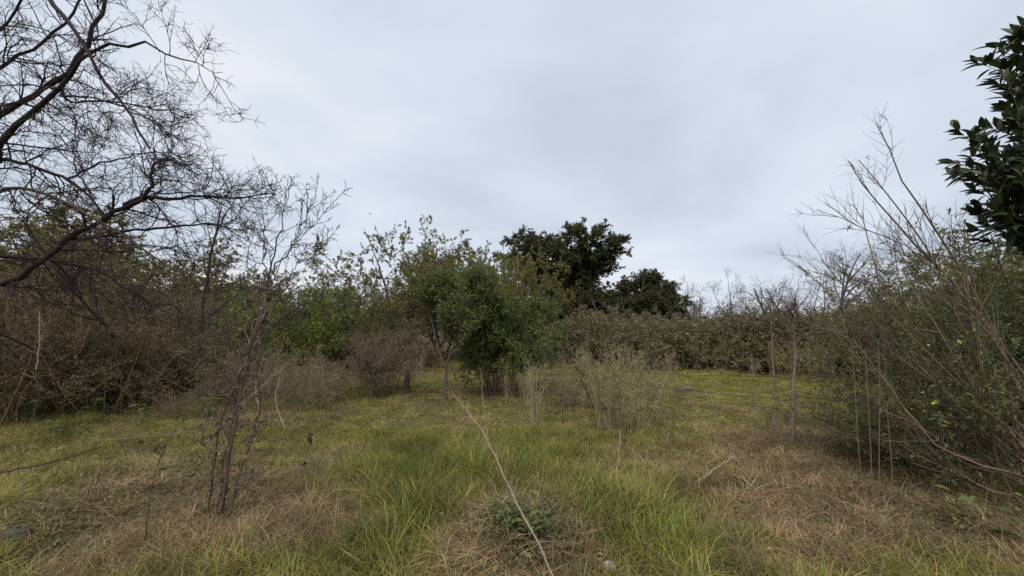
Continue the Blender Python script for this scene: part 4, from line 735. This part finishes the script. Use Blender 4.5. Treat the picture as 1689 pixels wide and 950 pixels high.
stalk('seed_stalk', 'thin stalk with a black shrivelled seed head standing in the green grass', 'stalk', [(494, 800, 3.85), (502, 762, 3.85), (509, 735, 3.85), (515, 700, 3.85), (521, 680, 3.85)], 1.4, .8, (.10, .08, .06), k=3, ln=(.02, .06), leavesd=dict(q=9, size=(.03, .05), asp=.5, cols=((.018, .015, .013), (.03, .025, .02)), spread=.5, droop=.7))
stalk('seed_stalk', 'bare thin stalk leaning beside the one with the black seed head', 'stalk', [(510, 795, 3.9), (525, 765, 3.9), (540, 730, 3.95), (553, 690, 4.0)], 1.1, .6, (.13, .105, .08), k=4, ln=(.04, .1))
stalk('curled_stem', 'pale S-curved vine stem hanging by the dry tangle', 'vine', [(470, 705, 4.9), (460, 680, 4.9), (452, 655, 4.9), (460, 630, 4.9), (468, 605, 4.9)], 2.0, 1.6, (.23, .2, .15))
stalk('curled_stem', 'pale vine stem looping beside the vine-wrapped sapling', 'vine', [(415, 735, 4.4), (425, 700, 4.4), (428, 670, 4.4), (420, 640, 4.4), (428, 615, 4.4)], 2.4, 1.8, (.2, .17, .13))
for (px, py, px2, py2) in ((412, 655, 470, 605), (60, 610, 65, 515), (35, 615, 70, 640), (185, 480, 220, 530), (240, 525, 300, 500)):
    stalk('bleached_branch', 'bleached bare branch poking out of the brown thicket and tangles', 'branch', [(px, py, 5.6), ((px + px2) / 2 + 3, (py + py2) / 2 - 4, 5.7), (px2, py2, 5.8)], 1.6, .9, (.2, .165, .13), k=4, ln=(.08, .25), group='bleached branches')

# teasels
rz_ = RNG(71)
for (hx, hy, bx, by, Y, s, lab) in ((1403, 551, 1425, 800, 3.45, .85, 'teasel with a dark brown spiny head, standing apart from its two neighbours'), (1427, 563, 1440, 800, 3.4, 1.0, 'teasel with the largest dark spiny head, between two others'), (1447, 551, 1450, 800, 3.4, .8, 'teasel with a dark spiny head on a straight stem beside the largest one'), (1462, 657, 1470, 740, 3.3, .5, 'short teasel with a small dark head low in the leaning bush')):
    b_ = np.array([pt(bx, Y), Y, float(gz(pt(bx, Y), Y))]); h_ = W(hx, hy, Y); t_ = thing('teasel', lab, 'teasel', b_, 'dry teasels')
    q = smooth_poly([b_ - [0, 0, .03], b_ * .6 + h_ * .4 + [rz_.uniform(-.03, .03), 0, 0], b_ * .25 + h_ * .75 + [rz_.uniform(-.02, .03), 0, 0], h_], 10); part(t_, 'stem', tubes('stem', [(q[None], np.linspace(.0042, .0026, 10)[None])], 5, (.12, .095, .072), base=b_), M_BARK)
    n_ = 9; u = np.linspace(0, 1, n_); hp = np.stack([np.full(n_, h_[0]), np.full(n_, h_[1]), h_[2] - .045 * s + u * .10 * s], -1); hr = .024 * s * np.sin(pi * np.clip(u, .06, .96)) ** .6
    hd = part(t_, 'seed_head', tubes('seed_head', [(hp[None], hr[None])], 10, (.035, .026, .022), base=b_), M_BARK)
    sp_ = spawn(rz_, hp[None], hr[None], k=160, t=(.02, .98), ang=65, ln=(.03 * s, .042 * s), n=2, wig=.02, rs=.05, rmin=.0012, fall=0); part(hd, 'spines', tubes('spines', [sp_], 3, (.05, .036, .03), base=b_), M_TWIG, 'stuff')
    bk_ = spawn(rz_, hp[None, :2], hr[None, :2], k=8, t=(0, .3), ang=70, ln=(.06 * s, .11 * s), n=5, wig=.05, trop=.25, rs=.05, rmin=.0014, fall=0); part(t_, 'bracts', tubes('bracts', [bk_], 3, (.12, .09, .07), base=b_), M_TWIG)

# broad-leaved plants by the thicket
BLM = [bigleaf('leaf', L_, L_ * w_, c, RNG(81)) for L_, w_, c in ((.16, .5, (.11, .14, .04)), (.13, .55, (.14, .17, .06)), (.14, .45, (.085, .115, .036)))]
rp_ = RNG(82)
for (px, py, nl_, s, lab) in ((335, 692, 40, 1.1, 'broad-leaved green plant growing beside the heap of dry stems'), (165, 688, 28, 1.0, 'broad-leaved green plant at the foot of the thicket'), (232, 706, 20, .9, 'pale broad-leaved plant between the thicket foot and the dry stems'), (75, 690, 30, 1.1, 'yellow-green broad-leaved plant inside the thicket edge'), (100, 722, 26, .8, 'low dark green leafy plant in the lush grass below the thicket'), (1640, 880, 22, .8, 'narrow-leaved green plant in the dark under the leaning bush'), (872, 930, 70, .5, 'low dark leafy herb growing over the mound at the foot of the long stalk'), (905, 868, 34, .45, 'pale green leafy sprig on top of the mound'), (830, 915, 50, .45, 'small leafy herb on the flank of the mound')):
    b_ = G(px, py); t_ = thing('broadleaf_plant', lab, 'plant', b_); ns = max(3, nl_ // 7); sg = stems(rp_, ns, .42 * s, lean=24, ring=.12 * s, rad=.005 * s, n=6, wig=.08)
    part(t_, 'stems', tubes('stems', [sg], 5, (.08, .09, .04)), M_BARK)
    for j in range(nl_):
        st0 = sg[0][j % ns]; u = rp_.uniform(.2, 1); p = st0[0] + (st0[-1] - st0[0]) * u; a_ = rp_.uniform(0, 2 * pi); dd = np.array([math.cos(a_), math.sin(a_), rp_.uniform(-.1, .6)])
        R = frame_from(dd, np.array([0, 0, 1.]) + rp_.normal(0, .2, 3)); o = part(t_, 'leaf', BLM[j % 3], M_LEAF); ss = s * rp_.uniform(.55, 1.05)
        o.matrix_local = Matrix([list(R[i] * ss) + [p[i]] for i in range(3)] + [[0, 0, 0, 1]])

# stones
def stone(label, px, py, sx, sy, sz, col, seed):
    import bmesh
    bm = bmesh.new(); bmesh.ops.create_icosphere(bm, subdivisions=3, radius=1); r_ = RNG(seed); o3 = r_.uniform(0, 50, 3)
    for v_ in bm.verts:
        k_ = .75 + .5 * float(vnoise(v_.co.x * 1.4 + o3[0] + v_.co.z, v_.co.y * 1.4 + o3[1] - v_.co.z, seed)) + .12 * float(vnoise(v_.co.x * 4 + o3[2], v_.co.y * 4 + v_.co.z * 4, seed)); v_.co *= k_; v_.co.x *= sx; v_.co.y *= sy; v_.co.z *= sz
    me = bpy.data.meshes.new('stone'); bm.to_mesh(me); bm.free(); a_ = me.attributes.new('col', 'FLOAT_COLOR', 'POINT'); a_.data.foreach_set('color', np.tile(np.array([*col, 1], np.float32), len(me.vertices)))
    b_ = G(px, py); solo('stone', me, M_BARK, label, 'stone', (b_[0], b_[1], b_[2] + sz * .7), 'stones in the grass')
stone('small pale grey stone half sunk in the grass by the mound', 1005, 945, .045, .04, .035, (.3, .29, .26), 3)
stone('dark grey stone lying in the grass at the thicket side', 26, 892, .06, .05, .04, (.075, .07, .062), 4)
stone('grey lichened boulder on the bright mossy grass near the hedge', 1130, 643, .12, .09, .06, (.13, .125, .11), 5)

# bird in the sky
bb = W(611, 354, 40.); bm_v = np.array([[-.12, 0, 0], [.0, .03, .015], [.16, 0, .02], [0, -.03, .015], [0, 0, -.04], [0, 0, .05]]); 
bq = np.array([[0, 1, 5, 3], [2, 3, 5, 1], [0, 3, 4, 1], [2, 1, 4, 3]])
bt = thing('bird', 'tiny dark bird flying high in the grey sky', 'bird', bb); part(bt, 'body', quad_mesh('body', bm_v, bq, np.tile([.05, .05, .05], (6, 1))), M_DRY)
for s_ in (-1, 1): part(bt, 'wing', quad_mesh('wing', np.array([[-.05, s_ * .02, .03], [.05, s_ * .02, .03], [.0, s_ * .25, .12], [-.08, s_ * .22, .11]]), np.array([[0, 1, 2, 3]]), np.tile([.05, .05, .05], (4, 1))), M_DRY)
